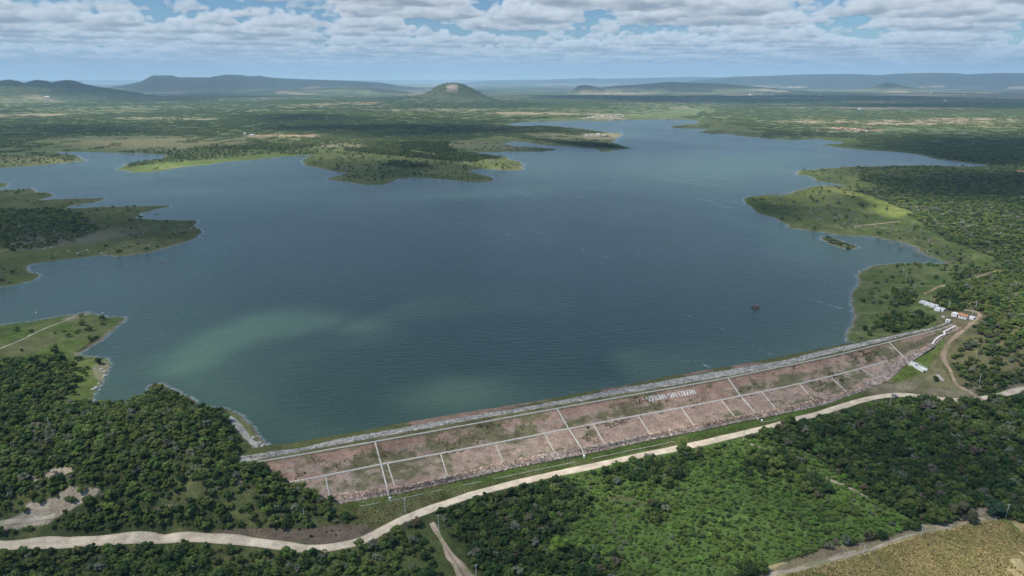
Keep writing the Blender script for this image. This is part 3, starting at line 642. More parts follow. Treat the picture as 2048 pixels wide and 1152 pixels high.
def land_i(x, y):
    """height of the ground mesh itself"""
    r = np.hypot(x, y); a = np.arctan2(x, y); i = np.clip(np.searchsorted(GR, r)-1, 0, nR-2); j = np.clip(np.searchsorted(GA, a)-1, 0, nA-2)
    u = np.clip((r-GR[i])/(GR[i+1]-GR[i]), 0, 1); v = np.clip((a-GA[j])/(GA[j+1]-GA[j]), 0, 1); Z = gz
    return (Z[i*nA+j]*(1-v)+Z[i*nA+j+1]*v)*(1-u)+(Z[(i+1)*nA+j]*(1-v)+Z[(i+1)*nA+j+1]*v)*u
def water_mat():
    m, N, L, b, _ = nodes('lake_water'); g = N.new('ShaderNodeNewGeometry'); P = g.outputs['Position']
    at = N.new('ShaderNodeVertexColor'); at.layer_name = 'tone'; sp = N.new('ShaderNodeSeparateColor'); L.new(at.outputs[0], sp.inputs[0])
    mp = N.new('ShaderNodeMapping'); mp.inputs['Rotation'].default_value = (0, 0, rad(-14)); mp.inputs['Scale'].default_value = (.42, 1, 1); L.new(P, mp.inputs[0])
    w1 = N_noise(N, L, .85, 2, .5, mp.outputs[0]); w2 = N_noise(N, L, .26, 3, .5, mp.outputs[0])
    slow = N_noise(N, L, .006, 4, .55, P)
    # wind lanes with torn foam, running with the wind
    mp2 = N.new('ShaderNodeMapping'); mp2.vector_type = 'TEXTURE'; mp2.inputs['Rotation'].default_value = (0, 0, rad(-60)); mp2.inputs['Scale'].default_value = (230, 13, 1); L.new(P, mp2.inputs[0])
    lane = N_map(N, L, N_noise(N, L, 1.0, 3, .6, mp2.outputs[0]), .605, .67, 0, 1)
    tear = N_map(N, L, N_noise(N, L, .22, 4, .7, mp.outputs[0]), .5, .66, 0, 1)
    fm = N.new('ShaderNodeMath'); fm.operation = 'MULTIPLY'; L.new(lane, fm.inputs[0]); L.new(tear, fm.inputs[1])
    fm2 = N.new('ShaderNodeMath'); fm2.operation = 'MULTIPLY'; L.new(fm.outputs[0], fm2.inputs[0]); L.new(sp.outputs[1], fm2.inputs[1])
    edge = N_map(N, L, N_noise(N, L, .3, 3, .6, P), .42, .6, 0, 1)
    em = N.new('ShaderNodeMath'); em.operation = 'MULTIPLY'; L.new(edge, em.inputs[0]); L.new(sp.outputs[0], em.inputs[1])
    ad = N.new('ShaderNodeMath'); ad.operation = 'MAXIMUM'; L.new(fm2.outputs[0], ad.inputs[0]); L.new(em.outputs[0], ad.inputs[1])
    body = N_mix(N, L, N_map(N, L, slow, .35, .65, 0, 1), (.036, .066, .042), (.044, .080, .048))
    col = N_mix(N, L, ad.outputs[0], body, (.36, .39, .39))
    L.new(col, b.inputs['Base Color']); b.inputs['IOR'].default_value = 1.333; b.inputs['Specular IOR Level'].default_value = .5
    L.new(N_map(N, L, slow, .3, .7, .16, .26), b.inputs['Roughness'])
    h = N.new('ShaderNodeMath'); h.operation = 'MULTIPLY_ADD'; L.new(w2, h.inputs[0]); h.inputs[1].default_value = 1.5; L.new(w1, h.inputs[2])
    bp = N.new('ShaderNodeBump'); bp.inputs['Strength'].default_value = .55; bp.inputs['Distance'].default_value = .75; L.new(h.outputs[0], bp.inputs['Height']); L.new(bp.outputs[0], b.inputs['Normal'])
    return m
wet = g_sd < 12+.01*np.hypot(gx, gy)
_, w_s, w_o = polydist(crest, gx, gy)
behind = (np.hypot(gx, gy) < 1000) & (w_o > -1.0) & (w_s > 2) & (w_s < CR_L[-1]-2)
wq = quads[wet[quads].any(1) & ~behind[quads].any(1)]
used = np.unique(wq); remap = np.full(len(gx), -1); remap[used] = np.arange(len(used))
wd = np.hypot(gx, gy)[used]
shore_foam = (1-sm(.2, .9+.0046*wd, -g_sd[used]))*.8*(g_sd[used] < 1.0)
windy = sm(-.05, .25, fbm(gx[used], gy[used], 420, 51)+.28*sm(0, 260, gx[used])-.06)
water = tag(mesh_obj('water', np.c_[gx[used], gy[used], np.zeros(len(used))], remap[wq], water_mat(), smooth=True, color=np.c_[shore_foam, windy, windy*0]), kind='structure')

def drape(pts, step=3.0, it=3):
    A = np.array(pts, float); z = np.zeros(len(A))
    for _ in range(10):
        p = unproj(A[:, 0], A[:, 1], z); z = z*.3+.7*land_i(p[:, 0], p[:, 1])
    return smooth_line(unproj(A[:, 0], A[:, 1], z)[:, :2], step, it)
def lane_mesh(P, width, seed, ragged=.18, cols=9, taper=1.0):
    d = np.gradient(P, axis=0); d /= np.linalg.norm(d, axis=1, keepdims=True); n = np.stack([d[:, 1], -d[:, 0]], -1); k = len(P)
    u = np.linspace(-1, 1, cols); s = np.arange(k)*1.0
    wl = width/2*(1+ragged*4*fbm(s, s*0+seed, 7, 61, 4)); wr = width/2*(1+ragged*4*fbm(s, s*0+seed+50, 7, 62, 4))
    tp = np.linspace(taper, 1, k); wl, wr = wl*tp, wr*tp
    o = np.where(u[None] < 0, u[None]*wl[:, None], u[None]*wr[:, None])
    X = P[:, None, 0]+n[:, None, 0]*o; Y = P[:, None, 1]+n[:, None, 1]*o
    Z = land_i(X.ravel(), Y.ravel()).reshape(X.shape)+.16-.22*(np.abs(u)[None] > .98)
    i, j = np.meshgrid(np.arange(k-1), np.arange(cols-1), indexing='ij')
    F = np.stack([i*cols+j, i*cols+j+1, (i+1)*cols+j+1, (i+1)*cols+j], -1).reshape(-1, 4)
    return np.stack([X, Y, Z], -1).reshape(-1, 3), F[:, ::-1], np.broadcast_to(u[None], X.shape).ravel()
ROAD_LINES = []
for ri, (nm, pts, wdt, col) in enumerate(ROADS):
    P = drape(pts, 2.0); ROAD_LINES.append((P, -3.0 if ri == 6 else wdt))
    V, F, u = lane_mesh(P, wdt, ri*7.3, .12 if nm == 'road' else .42, taper=.3 if ri == 2 else 1.0)
    nz = fbm(V[:, 0], V[:, 1], 9, 63, 4); rut = np.exp(-((np.abs(u)-.42)/.16)**2)
    cut = np.exp(-((u-.25)/.16)**2)*(ri == 2)*(nz > -.1)*.45
    c = np.array(col)[None]*(1-cut)[:, None]*(1+.45*nz+.10*rut*(nm == 'road')-.16*sm(.6, 1, np.abs(u)))[:, None]
    if nm == 'track':
        gr = sm(.02, .2, fbm(V[:, 0], V[:, 1], 5, 64, 3)+.25*(np.abs(u) > .7)-.02*(ri == 2))[:, None]*.55; c = c*(1-gr)+np.array(GRASS)*gr
    tag(mesh_obj(nm, V, F, M_ROAD, smooth=True, color=np.clip(c, .01, .7)), kind='structure')

# ------------------------------------------------------------------ dam
dam = empty('dam', (*from_so(np.array([CR_L[-1]*.55]), np.array([0.]))[:2], 0)) if False else None
mid_xy = from_so(np.array([CR_L[-1]*.6]), np.array([0.0])); DAM_AT = Vector((float(mid_xy[0][0]), float(mid_xy[1][0]), 0.0))
dam = tag(empty('dam', DAM_AT), 'long earth dam with reddish grassy slope, rubble edges and white drains, holding the lake', 'dam')
def dam_band(name, mat, s0, s1, ds, lo, hi, n, colour, lift=0.0, rock=0.0, smooth=True, close=0.0):
    """a strip of the embankment between two profile edges (fractions lo..hi of the knot index)"""
    s = np.arange(s0, s1, ds); O, Z = prof(s); t = np.linspace(lo, hi, n); k = np.arange(7)
    o = np.array([[np.interp(q, k, O[:, i]) for q in t] for i in range(len(s))]); z = np.array([[np.interp(q, k, Z[:, i]) for q in t] for i in range(len(s))])
    if close: o = np.c_[o[:, :1]-close, o, o[:, -1:]+close]; z = np.c_[z[:, :1]-close*.9, z, z[:, -1:]-close*.9]
    m = o.shape[1]; S = np.repeat(s[:, None], m, 1)
    r = np.random.default_rng(int(s0*7+lo*100))
    if rock: S = S+r.uniform(-.4, .4, S.shape)*ds; o = o+r.uniform(-.2, .2, o.shape)*rock
    X, Y = from_so(S.ravel(), o.ravel()); Zz = z.ravel()+lift
    if rock: Zz = Zz+r.uniform(-.5, .9, len(Zz))*rock
    else: Zz = Zz+fbm(X, Y, 5, 71, 3)*.35
    T = np.broadcast_to(np.interp(np.arange(m), [0, m-1], [lo, hi])[None], o.shape).ravel()
    c = colour(S.ravel(), o.ravel(), T, X, Y)
    i, j = np.meshgrid(np.arange(len(s)-1), np.arange(m-1), indexing='ij')
    F = np.stack([i*m+j, i*m+j+1, (i+1)*m+j+1, (i+1)*m+j], -1).reshape(-1, 4)[:, ::-1]
    V = np.c_[X, Y, Zz]-np.array(DAM_AT)
    return mesh_obj(name, V, F[:, ::-1], mat, dam, smooth=smooth, color=np.clip(c, .01, .7))
DS0, DS1 = S_LEFT-30, S_RIGHT+1
def col_fill(s, o, T, X, Y):
    n1 = fbm(s, o*3.2, 30, 72, 5, .6); n2 = fbm(s, o*1.6, 6, 73, 4, .6); n3 = fbm(X, Y, 70, 74, 3)
    low = T > 4
    c = np.where(low[:, None], np.array((.275,.198,.154)), np.array((.268,.175,.132)))*(1+.5*n2+.35*n1)[:, None]
    f = np.where(low, T-4, T-3)
    pale = sm(.0, .28, n1+.25*n3+.25*(f > .45)*(~low)+.12*low)[:, None]*.6
    c = c*(1-pale)+np.array((.255,.215,.165))*(1+.4*n2)[:, None]*pale
    g = np.clip(sm(.03, .22, n1*.8+n2*.7+.32*n3+np.where(low, .02+.05*(f < .15), .03+.10*np.exp(-((f-.72)/.22)**2)))+(~low)*sm(.16, .02, f+n2*.12)*.9, 0, 1)[:, None]*.8
    gc = np.array((.072,.076,.030))*(1+.6*n2)[:, None]
    c = c*(1-g)+gc*g
    return c
col_stone = lambda base, v=.5: (lambda s, o, T, X, Y: np.array(base)[None]*(1+v*fbm(X, Y, 2.2, 75, 3)*1.6+.35*fbm(s, o, 26, 76, 3))[:, None])
def col_foot(s, o, T, X, Y):
    n = fbm(s, o*2, 24, 77, 4); n2 = fbm(s, o, 5, 78, 3)
    c = np.array((.20,.135,.10))[None]*(1+.6*n2)[:, None]; end = sm(to_so(unproj(1560,735,5)[None, :2])[0][0]-20, to_so(unproj(1640,715,5)[None, :2])[0][0], s)*.35
    lft = sm(to_so(unproj(900,856,5)[None, :2])[0][0], to_so(unproj(640,903,5)[None, :2])[0][0], s)*.25
    g = np.clip(sm(.0, .14, n+.05+end+lft), 0, 1)[:, None]; return c*(1-g)+np.array((.080,.088,.030))*(1+.5*n2)[:, None]*g
def col_crest(s, o, T, X, Y):
    n2 = fbm(s, o*3, 8, 79, 4); c = np.array((.088,.088,.036))[None]*(1+.6*n2)[:, None]
    f = (T-2); wear = (np.exp(-((f-.30)/.10)**2)+np.exp(-((f-.72)/.10)**2))*sm(-.1, .12, n2+.02); w = wear[:, None]*.4
    return c*(1-w)+np.array((.20,.165,.12))*w
dam_band('foot_strip', M_DAM, DS0, DS1, .8, -.0, 1.0, 9, col_foot, close=1.2)
dam_band('riprap', M_ROCK, DS0, DS1, .62, 1.0, 2.0, 13, col_stone((.30,.288,.255), .55), lift=.18, rock=.42, smooth=False, close=.5)
dam_band('crest_road', M_DAM, DS0, DS1, .8, 2.0, 3.0, 9, col_crest, lift=.02)
dam_band('embankment', M_DAM, DS0, DS1, .7, 3.0, 5.0, 61, col_fill)
def col_toe(s, o, T, X, Y):
    base = np.where((sm(-.06, .1, fbm(s, o, 60, 80, 3)+.05)*(1-(T-5)*.8))[:, None] > .5, np.array((.33,.24,.18)), np.array((.29,.235,.195)))
    return base*(1+.9*fbm(X, Y, 1.8, 81, 3)+.3*fbm(X, Y, 15, 82, 2))[:, None]
dam_band('rock_toe', M_ROCK, DS0, DS1, .62, 4.93, 6.0, 15, col_toe, lift=.12, rock=.30, smooth=False, close=.9)
M_CONC = plain('pale_concrete', (.43,.41,.365), .9, .3, .8)
M_WHITE = plain('whitewash', (.74,.74,.71), .85, .14, .7)
def strip_on_dam(name, S, O, w, h, mat, parent=None, lift=.12):
    """a kerb or channel laid on the embankment along (s, o) points"""
    Q = resample(np.c_[S, O], max(2, int(math.hypot(S[-1]-S[0], O[-1]-O[0])/2.0)+1)); X, Y = from_so(Q[:, 0], Q[:, 1])
    P = np.c_[X, Y]; d = np.gradient(P, axis=0); d /= np.linalg.norm(d, axis=1, keepdims=True); n = np.stack([d[:, 1], -d[:, 0]], -1); V = []; k = len(P)
    for e, zz in ((-w/2, -.5), (-w/2, h), (-w*.26, h), (-w*.2, h*.45), (w*.2, h*.45), (w*.26, h), (w/2, h), (w/2, -.5)):
        q = P+n*e; s2, o2 = to_so(P); V.append(np.c_[q, dam_z(s2, o2)+zz+lift])
    V = np.stack(V, 1).reshape(-1, 3)-np.array(DAM_AT); i, j = np.meshgrid(np.arange(k-1), np.arange(7), indexing='ij')
    F = np.stack([i*8+j, i*8+j+1, (i+1)*8+j+1, (i+1)*8+j], -1).reshape(-1, 4)
    return mesh_obj(name, V, F, mat, parent or dam)
def so_px(px, py, z): s, o = to_so(unproj(px, py, z)[None, :2]); return float(s[0]), float(o[0])
sk = np.arange(S_LEFT+2, S_RIGHT, 2.0)
strip_on_dam('crest_kerb', sk, np.zeros_like(sk), .62, .22, M_CONC)
sb = np.arange(so_px(572,966,-3)[0]-4, so_px(1776,722,-2.6)[0], 2.0); Ob, _ = prof(sb)
strip_on_dam('berm_channel', sb, Ob[4], .85, .24, M_CONC)
FULL = [[(750,883,5),(762,929,-3),(780,996,-10.4)],[(1114,817,5),(1137,857.5,-3),(1171,908,-10.4)],[(1456,756,5),(1481,792,-3),(1518,835,-10.2)],[(1778,684.6,5),(1809,712,-1),(1822,725,-3)]]
LOWER = [((651,951.5),(660.5,1000)),((775,927),(792,979)),((881,907.5),(896,955)),((991,887),(1009,928.5)),((1089,867.5),(1111,907)),((1186,848.5),(1211,890)),((1276,831.5),(1302,870)),((1363,815.5),(1388,851)),((1442,800),(1472,836)),((1524,784),(1552.5,819)),((1599,768),(1629.5,802)),((1660,753.5),(1694,784)),((1721,737.7),(1746,758.5))]
for pts in FULL:
    q = [so_px(*p) for p in pts]; strip_on_dam('drain_channel', np.array([a for a, b in q]), np.array([max(b, .5) for a, b in q]), .8, .2, M_CONC)
for a, b in LOWER:
    q0, q1 = so_px(*a, -3), so_px(*b, -8.9); strip_on_dam('drain_channel', np.array([q0[0], q1[0]]), np.array([q0[1]+.4, q1[1]]), .62, .16, M_CONC)
q = [so_px(*p) for p in [(1864,690,1.8),(1868,683,2.4),(1879,673.6,3.2),(1890,668.6,3.6),(1887,664.7,3.9),(1911,650.5,5.3)]]
for a, b in zip(q[:-1], q[1:]): strip_on_dam('end_channel', np.array([a[0], b[0]]), np.array([a[1], b[1]]), .9, .25, M_WHITE, lift=.35)
# painted letters of laid stones
GLY = {'S':[(1,1,0,1),(0,1,0,.5),(0,.5,1,.5),(1,.5,1,0),(1,0,0,0)],'O':[(0,0,0,1),(0,1,1,1),(1,1,1,0),(1,0,0,0)],'H':[(0,0,0,1),(1,0,1,1),(0,.5,1,.5)],'I':[(.5,0,.5,1)],'D':[(0,0,0,1),(0,1,.7,1),(.7,1,1,.75),(1,.75,1,.25),(1,.25,.7,0),(.7,0,0,0)],
 'R':[(0,0,0,1),(0,1,1,1),(1,1,1,.5),(1,.5,0,.5),(.45,.5,1,0)],'A':[(0,0,0,1),(0,1,1,1),(1,1,1,0),(0,.45,1,.45)],'C':[(1,1,0,1),(0,1,0,0),(0,0,1,0)],'G':[(1,1,0,1),(0,1,0,0),(0,0,1,0),(1,0,1,.5),(1,.5,.5,.5)],'E':[(1,1,0,1),(0,1,0,0),(0,0,1,0),(0,.5,.8,.5)],'-':[(.2,.5,.8,.5)]}
def lettering(word):
    a = so_px(1292,798.5,2.0); b = so_px(1387,782,2.0); a2 = so_px(1294.5,806,.6); hgt = a2[1]-a[1]+.2
    # letter strokes on the slope; the cell is 1 wide and the gap .38
    wds = [.62 if c == 'I' else .8 if c == '-' else 1.0 for c in word]; gap = .42; tot = sum(wds)+gap*(len(word)-1); unit = (b[0]-a[0])/tot; m = MB(); x = 0; r = random.Random(4)
    for c, w in zip(word, wds):
        for x0, y0, x1, y1 in GLY[c]:
            S0, S1 = a[0]+(x+x0*w)*unit, a[0]+(x+x1*w)*unit; t0, t1 = (1-y0), (1-y1)
            O0 = a[1]+(b[1]-a[1])*(S0-a[0])/(b[0]-a[0])+t0*hgt; O1 = a[1]+(b[1]-a[1])*(S1-a[0])/(b[0]-a[0])+t1*hgt
            S = np.array([S0, S1]); O = np.array([O0, O1]); X, Y = from_so(S, O); Z = dam_z(S, O)+.2
            p0, p1 = Vector((X[0], Y[0], Z[0])), Vector((X[1], Y[1], Z[1])); e = (p1-p0).normalized()*.14
            m.bar(p0-e-DAM_AT, p1+e-DAM_AT, 0.30, .2)
        x += w+gap
    return m.build('lettering', M_WHITE, dam)
lettering('SOHIDRA-SRH-COGERH')
# ------------------------------------------------------------------ trees and shrubs
def leaf_mat():
    m, N, L, b, out = nodes('foliage'); at = N.new('ShaderNodeAttribute'); at.attribute_type = 'INSTANCER'; at.attribute_name = 'tint'
    tn = N.new('ShaderNodeVertexColor'); tn.layer_name = 'tone'
    c = N.new('ShaderNodeMix'); c.data_type = 'RGBA'; c.blend_type = 'MULTIPLY'; c.inputs[0].default_value = 1; L.new(at.outputs[0], c.inputs[6]); L.new(tn.outputs[0], c.inputs[7])
    L.new(c.outputs[2], b.inputs['Base Color']); b.inputs['Roughness'].default_value = .7; b.inputs['Specular IOR Level'].default_value = .18
    tr = N.new('ShaderNodeBsdfTranslucent'); L.new(c.outputs[2], tr.inputs[0]); mx = N.new('ShaderNodeMixShader'); mx.inputs[0].default_value = .34
    L.new(b.outputs[0], mx.inputs[1]); L.new(tr.outputs[0], mx.inputs[2]); L.new(mx.outputs[0], out.inputs[0]); return m
M_LEAF = leaf_mat(); M_BARK = plain('bark', (.16,.13,.10), .95, .3, 2.0)
t_ = (1+5**.5)/2
ICO_V = np.array([(-1,t_,0),(1,t_,0),(-1,-t_,0),(1,-t_,0),(0,-1,t_),(0,1,t_),(0,-1,-t_),(0,1,-t_),(t_,0,-1),(t_,0,1),(-t_,0,-1),(-t_,0,1)])/math.hypot(1, t_)
ICO_F = [(0,11,5),(0,5,1),(0,1,7),(0,7,10),(0,10,11),(1,5,9),(5,11,4),(11,10,2),(10,7,6),(7,1,8),(3,9,4),(3,4,2),(3,2,6),(3,6,8),(3,8,9),(4,9,5),(2,4,11),(6,2,10),(8,6,7),(9,8,1)]
def subdiv(V, F):
    V = [tuple(v) for v in V]; mid = {}; G = []
    def m(a, b):
        k = (min(a, b), max(a, b))
        if k not in mid:
            p = np.array(V[a])+np.array(V[b]); p /= np.linalg.norm(p); mid[k] = len(V); V.append(tuple(p))
        return mid[k]
    for a, b, c in F:
        x, y, z = m(a, b), m(b, c), m(c, a); G += [(a, x, z), (b, y, x), (c, z, y), (x, y, z)]
    return np.array(V), G
ICO1_V, ICO1_F = subdiv(ICO_V, ICO_F)
def crown_geo(seed, lobes, leaves, leaf, w=2.5, h0=.7, h1=4.2, hull=True, hull_fine=True, open_=0.0):
    """a leafy crown: overlapping ragged lobes under a coat of leaf clumps"""
    r = np.random.default_rng(seed); V, F, T = [], [], []
    cs, rs = [], []
    for i in range(lobes):
        a = r.uniform(0, 2*math.pi); q = math.sqrt(r.uniform(0, 1))*.72 if i else 0
        z = h0+(h1-h0)*(r.uniform(.30, .95)*(1-.55*q*q)+.03); R = w*r.uniform(.30, .50)*(1-.25*q)
        cs.append((math.cos(a)*q*w, math.sin(a)*q*w, max(z-R*.35, R*.55))); rs.append(R)
    hv, hf = (ICO1_V, ICO1_F) if hull_fine else (ICO_V, ICO_F)
    for c, R in zip(cs, rs):
        sh = r.uniform(.8, 1.15)
        if hull:
            n = len(V); d = hv*(1+r.uniform(-.22, .12, (len(hv), 1)))*R*(.86-open_); d[:, 2] *= .8
            V += (d+np.array(c)).tolist(); F += [tuple(n+k for k in f) for f in hf]; T += (sh*r.uniform(.76, 1.04, len(hv))).tolist()
        k = int(leaves*R*R/sum(x*x for x in rs))
        for _ in range(k):
            d = r.normal(size=3); d[2] = abs(d[2])*.9-.25; d /= np.linalg.norm(d)
            p = np.array(c)+d*R*r.uniform(.74, 1.10)*np.array([1, 1, .82])
            nn = d+r.normal(0, .55, 3); nn /= np.linalg.norm(nn); u = np.cross(nn, r.normal(size=3)); u /= np.linalg.norm(u)+1e-9; v = np.cross(nn, u)
            s = leaf*r.uniform(.6, 1.25); e = s*r.uniform(.55, .9); n = len(V); tn = sh*r.uniform(.78, 1.28)
            V += [(p+u*s*.5).tolist(), (p+v*e*.5).tolist(), (p-u*s*.5).tolist(), (p-v*e*.5).tolist()]; F.append((n, n+1, n+2, n+3)); T += [tn]*4
    return V, F, T
def trunk_geo(seed, h=2.2, spread=1.0, r0=.16):
    r = random.Random(seed); m = MB(); m.tube((0, 0, -.5), (.06, .04, h*.45), r0, r0*.75, 7)
    for k in range(4):
        a = k*math.pi/2+r.uniform(-.5, .5); m.tube((.06, .04, h*.42), (math.cos(a)*spread*r.uniform(.6, 1), math.sin(a)*spread*r.uniform(.6, 1), h*r.uniform(.85, 1.15)), r0*.55, r0*.22, 5)
    return m
def geo_mesh(name, V, F, T, mats, trunk=None):
    V, F, T = list(V), list(F), list(T); nl = len(F)
    if trunk is not None:
        n = len(V); V += trunk.v; F += [tuple(n+k for k in f) for f in trunk.f]; T += [1.0]*len(trunk.v)
    me = bpy.data.meshes.new(name); me.from_pydata(V, [], F)
    for m in mats: me.materials.append(m)
    if trunk is not None:
        mi = np.zeros(len(F), np.int32); mi[nl:] = 1; me.polygons.foreach_set('material_index', mi)
    a = me.color_attributes.new('tone', 'FLOAT_COLOR', 'POINT'); t = np.array(T)[:, None]
    a.data.foreach_set('color', np.c_[t, t, t, np.ones(len(t))].astype(np.float32).ravel()); me.update()
    return me
KINDS = [(12,620,.50,2.6,.6,4.3,0),(15,760,.46,3.0,1.0,4.8,0),(10,520,.52,2.3,.5,3.6,0),(13,560,.50,3.0,1.3,4.2,.12),(9,300,.42,2.2,.6,3.6,.30),(16,800,.48,3.3,.8,5.4,0)]
CROWN, TRUNK, WHOLE, MID = [], [], [], []
for i, (lb, lv, ls, w, a, b, op) in enumerate(KINDS):
    g = crown_geo(100+i, lb, lv, ls, w, a, b, open_=op); tk = trunk_geo(200+i, b*.62, w*.45, .15+.03*(i == 5))
    CROWN.append(geo_mesh('crown', *g, [M_LEAF])); TRUNK.append(geo_mesh('trunk', tk.v, tk.f, [1]*len(tk.v), [M_BARK])); WHOLE.append(geo_mesh('scrub', *g, [M_LEAF, M_BARK], tk))
    g2 = crown_geo(300+i, max(6, lb//2), 110, .95, w, a, b, hull_fine=False, open_=op); MID.append(geo_mesh('scrub', *g2, [M_LEAF]))
def clump_geo(seed):
    r = np.random.default_rng(seed); V, F, T = [], [], []
    for k in range(34):
        a, q = r.uniform(0, 2*math.pi), math.sqrt(r.uniform(0, 1))*23
        v, f, t = crown_geo(seed*100+k, 3, 14, 1.6, 2.9*r.uniform(.7, 1.3), .3, 4.3*r.uniform(.7, 1.2), hull_fine=False)
        n = len(V); s = r.uniform(.72, 1.25); V += [(x+q*math.cos(a), y+q*math.sin(a), z-.4) for x, y, z in v]; F += [tuple(n+e for e in g) for g in f]; T += [s*e for e in t]
    return V, F, T
CLUMP = [geo_mesh('grove', *clump_geo(40+i), [M_LEAF]) for i in range(4)]
def shelf(name, meshes):
    """a collection kept outside the scene; the scatter picks from it"""
    c = bpy.data.collections.new(name)
    for i, me in enumerate(meshes): c.objects.link(bpy.data.objects.new(f'{name}_{i:02d}', me))
    return c
SH_NEAR, SH_MID, SH_CLUMP = shelf('near_scrub', WHOLE), shelf('mid_scrub', MID), shelf('groves', CLUMP)
def scatter(name, P, rot, scl, idx, tint, shelfc, label=None, cat=None):
    me = bpy.data.meshes.new(name); n = len(P); me.vertices.add(n); me.vertices.foreach_set('co', np.asarray(P, np.float32).ravel())
    for nm, ty, dat, key in (('turn','FLOAT_VECTOR',rot,'vector'),('size','FLOAT_VECTOR',scl,'vector'),('tint','FLOAT_COLOR',np.c_[tint, np.ones(n)],'color')):
        a = me.attributes.new(nm, ty, 'POINT'); a.data.foreach_set(key, np.asarray(dat, np.float32).ravel())
    a = me.attributes.new('pick', 'INT', 'POINT'); a.data.foreach_set('value', np.asarray(idx, np.int32))
    o = bpy.data.objects.new(name, me); COL.objects.link(o); tag(o, label, cat, kind='stuff')
    ng = bpy.data.node_groups.new(name, 'GeometryNodeTree'); ng.interface.new_socket('Geometry', in_out='INPUT', socket_type='NodeSocketGeometry'); ng.interface.new_socket('Geometry', in_out='OUTPUT', socket_type='NodeSocketGeometry')
    N, L = ng.nodes, ng.links; gi, go = N.new('NodeGroupInput'), N.new('NodeGroupOutput'); ip = N.new('GeometryNodeInstanceOnPoints'); ci = N.new('GeometryNodeCollectionInfo')
    ci.inputs['Collection'].default_value = shelfc; ci.inputs['Separate Children'].default_value = True; ci.inputs['Reset Children'].default_value = True
    def attr(nm, ty): q = N.new('GeometryNodeInputNamedAttribute'); q.data_type = ty; q.inputs[0].default_value = nm; return q.outputs[0]
    m2p = N.new('GeometryNodeMeshToPoints'); L.new(gi.outputs[0], m2p.inputs[0]); L.new(m2p.outputs[0], ip.inputs['Points']); L.new(ci.outputs[0], ip.inputs['Instance']); ip.inputs['Pick Instance'].default_value = True
    L.new(attr('pick', 'INT'), ip.inputs['Instance Index']); L.new(attr('turn', 'FLOAT_VECTOR'), ip.inputs['Rotation']); L.new(attr('size', 'FLOAT_VECTOR'), ip.inputs['Scale']); L.new(ip.outputs[0], go.inputs[0])
    md = o.modifiers.new('scatter', 'NODES'); md.node_group = ng
    return o
def candidates(d0, d1, step, seed, azmax=47):
    r = np.random.default_rng(seed); x = np.arange(-d1*.76, d1*.76, step); y = np.arange(d0*.6, d1, step*.87)
    X, Y = np.meshgrid(x, y); X = X+(np.arange(len(y)) % 2)[:, None]*step*.5; X = (X+r.uniform(-.42, .42, X.shape)*step).ravel(); Y = (Y+r.uniform(-.42, .42, Y.shape)*step).ravel()
    d = np.hypot(X, Y); m = (d > d0) & (d < d1) & (np.abs(np.arctan2(X, Y)) < rad(azmax)); return X[m], Y[m]
DARK, MIDG, OLIVE, GREY, LIME, VIVID, BROWN = [np.array(c) for c in ((.046,.086,.026),(.100,.146,.036),(.138,.178,.048),(.20,.215,.14),(.17,.26,.045),(.125,.205,.040),(.13,.112,.066))]
def tints(x, y, G, seed, px):
    r = np.random.default_rng(seed); n = len(x); p = r.random(n)+fbm(x, y, 45, 91, 3)*.55+fbm(x, y, 9, 92, 2)*.3
    left = (px < 800) | ((px > 1640) & (np.hypot(x, y) > 480))
    C = np.empty((n, 3))
    def pick(th, cols): 
        k = np.searchsorted(th, p); return np.array(cols)[np.clip(k, 0, len(cols)-1)]
    A = pick([.22,.54,.89,.99], [DARK,MIDG,OLIVE,GREY,GREY*.8]); B = pick([.46,.80,.90,1.0], [DARK,MIDG,MIDG*1.25,GREY*.9,BROWN]); V = pick([.12,.34,.84,.99], [DARK,MIDG,VIVID,VIVID*1.35,GREY*.8])
    C = np.where(left[:, None], A*1.12, B); C = np.where((G == 2)[:, None], V, C); C = np.where((G == 3)[:, None], np.array((.085,.066,.05)), C)
    return C*r.uniform(.78, 1.25, (n, 1))*(1+r.normal(0, .06, (n, 3)))
def road_clear(x, y):
    d = np.full(len(x), 1e9)
    for P, w in ROAD_LINES:
        b = (x > P[:, 0].min()-15) & (x < P[:, 0].max()+15) & (y > P[:, 1].min()-15) & (y < P[:, 1].max()+15); i = np.nonzero(b)[0]
        if len(i):
            q = P[::4] if len(P) > 12 else P
            d[i] = np.minimum(d[i], polydist(q, x[i], y[i])[0]-w/2)
    return d
def on_dam(x, y, z):
    m = np.hypot(x, y) < 950; r = np.zeros(len(x), bool); i = np.nonzero(m)[0]
    d, s, o = polydist(crest, x[i], y[i]); O, Z = prof(s)
    r[i] = (s > S_LEFT) & (s < S_RIGHT+8) & (o > O[0]-2) & (o < O[6]+2.5) & (dam_z(s, o) > z[i]-.6)
    return r
CLEAR = [(512,904,7),(500,890,7),(488,872,6),(476,852,6),(462,834,5),(530,912,6),(1923,634,15),(1915,644,12),(1935,645,10),(1850,610,9),(1868,618,11),(1880,624,9),(1895,646,9),(1886,636,6),(1789,797,7),(1786,803,5),(1794,803,5),(1822,728,8),(1848,746,8),(878,1062,4),(953,1164,4),(1842,1076,4),(2011,1040,6)]
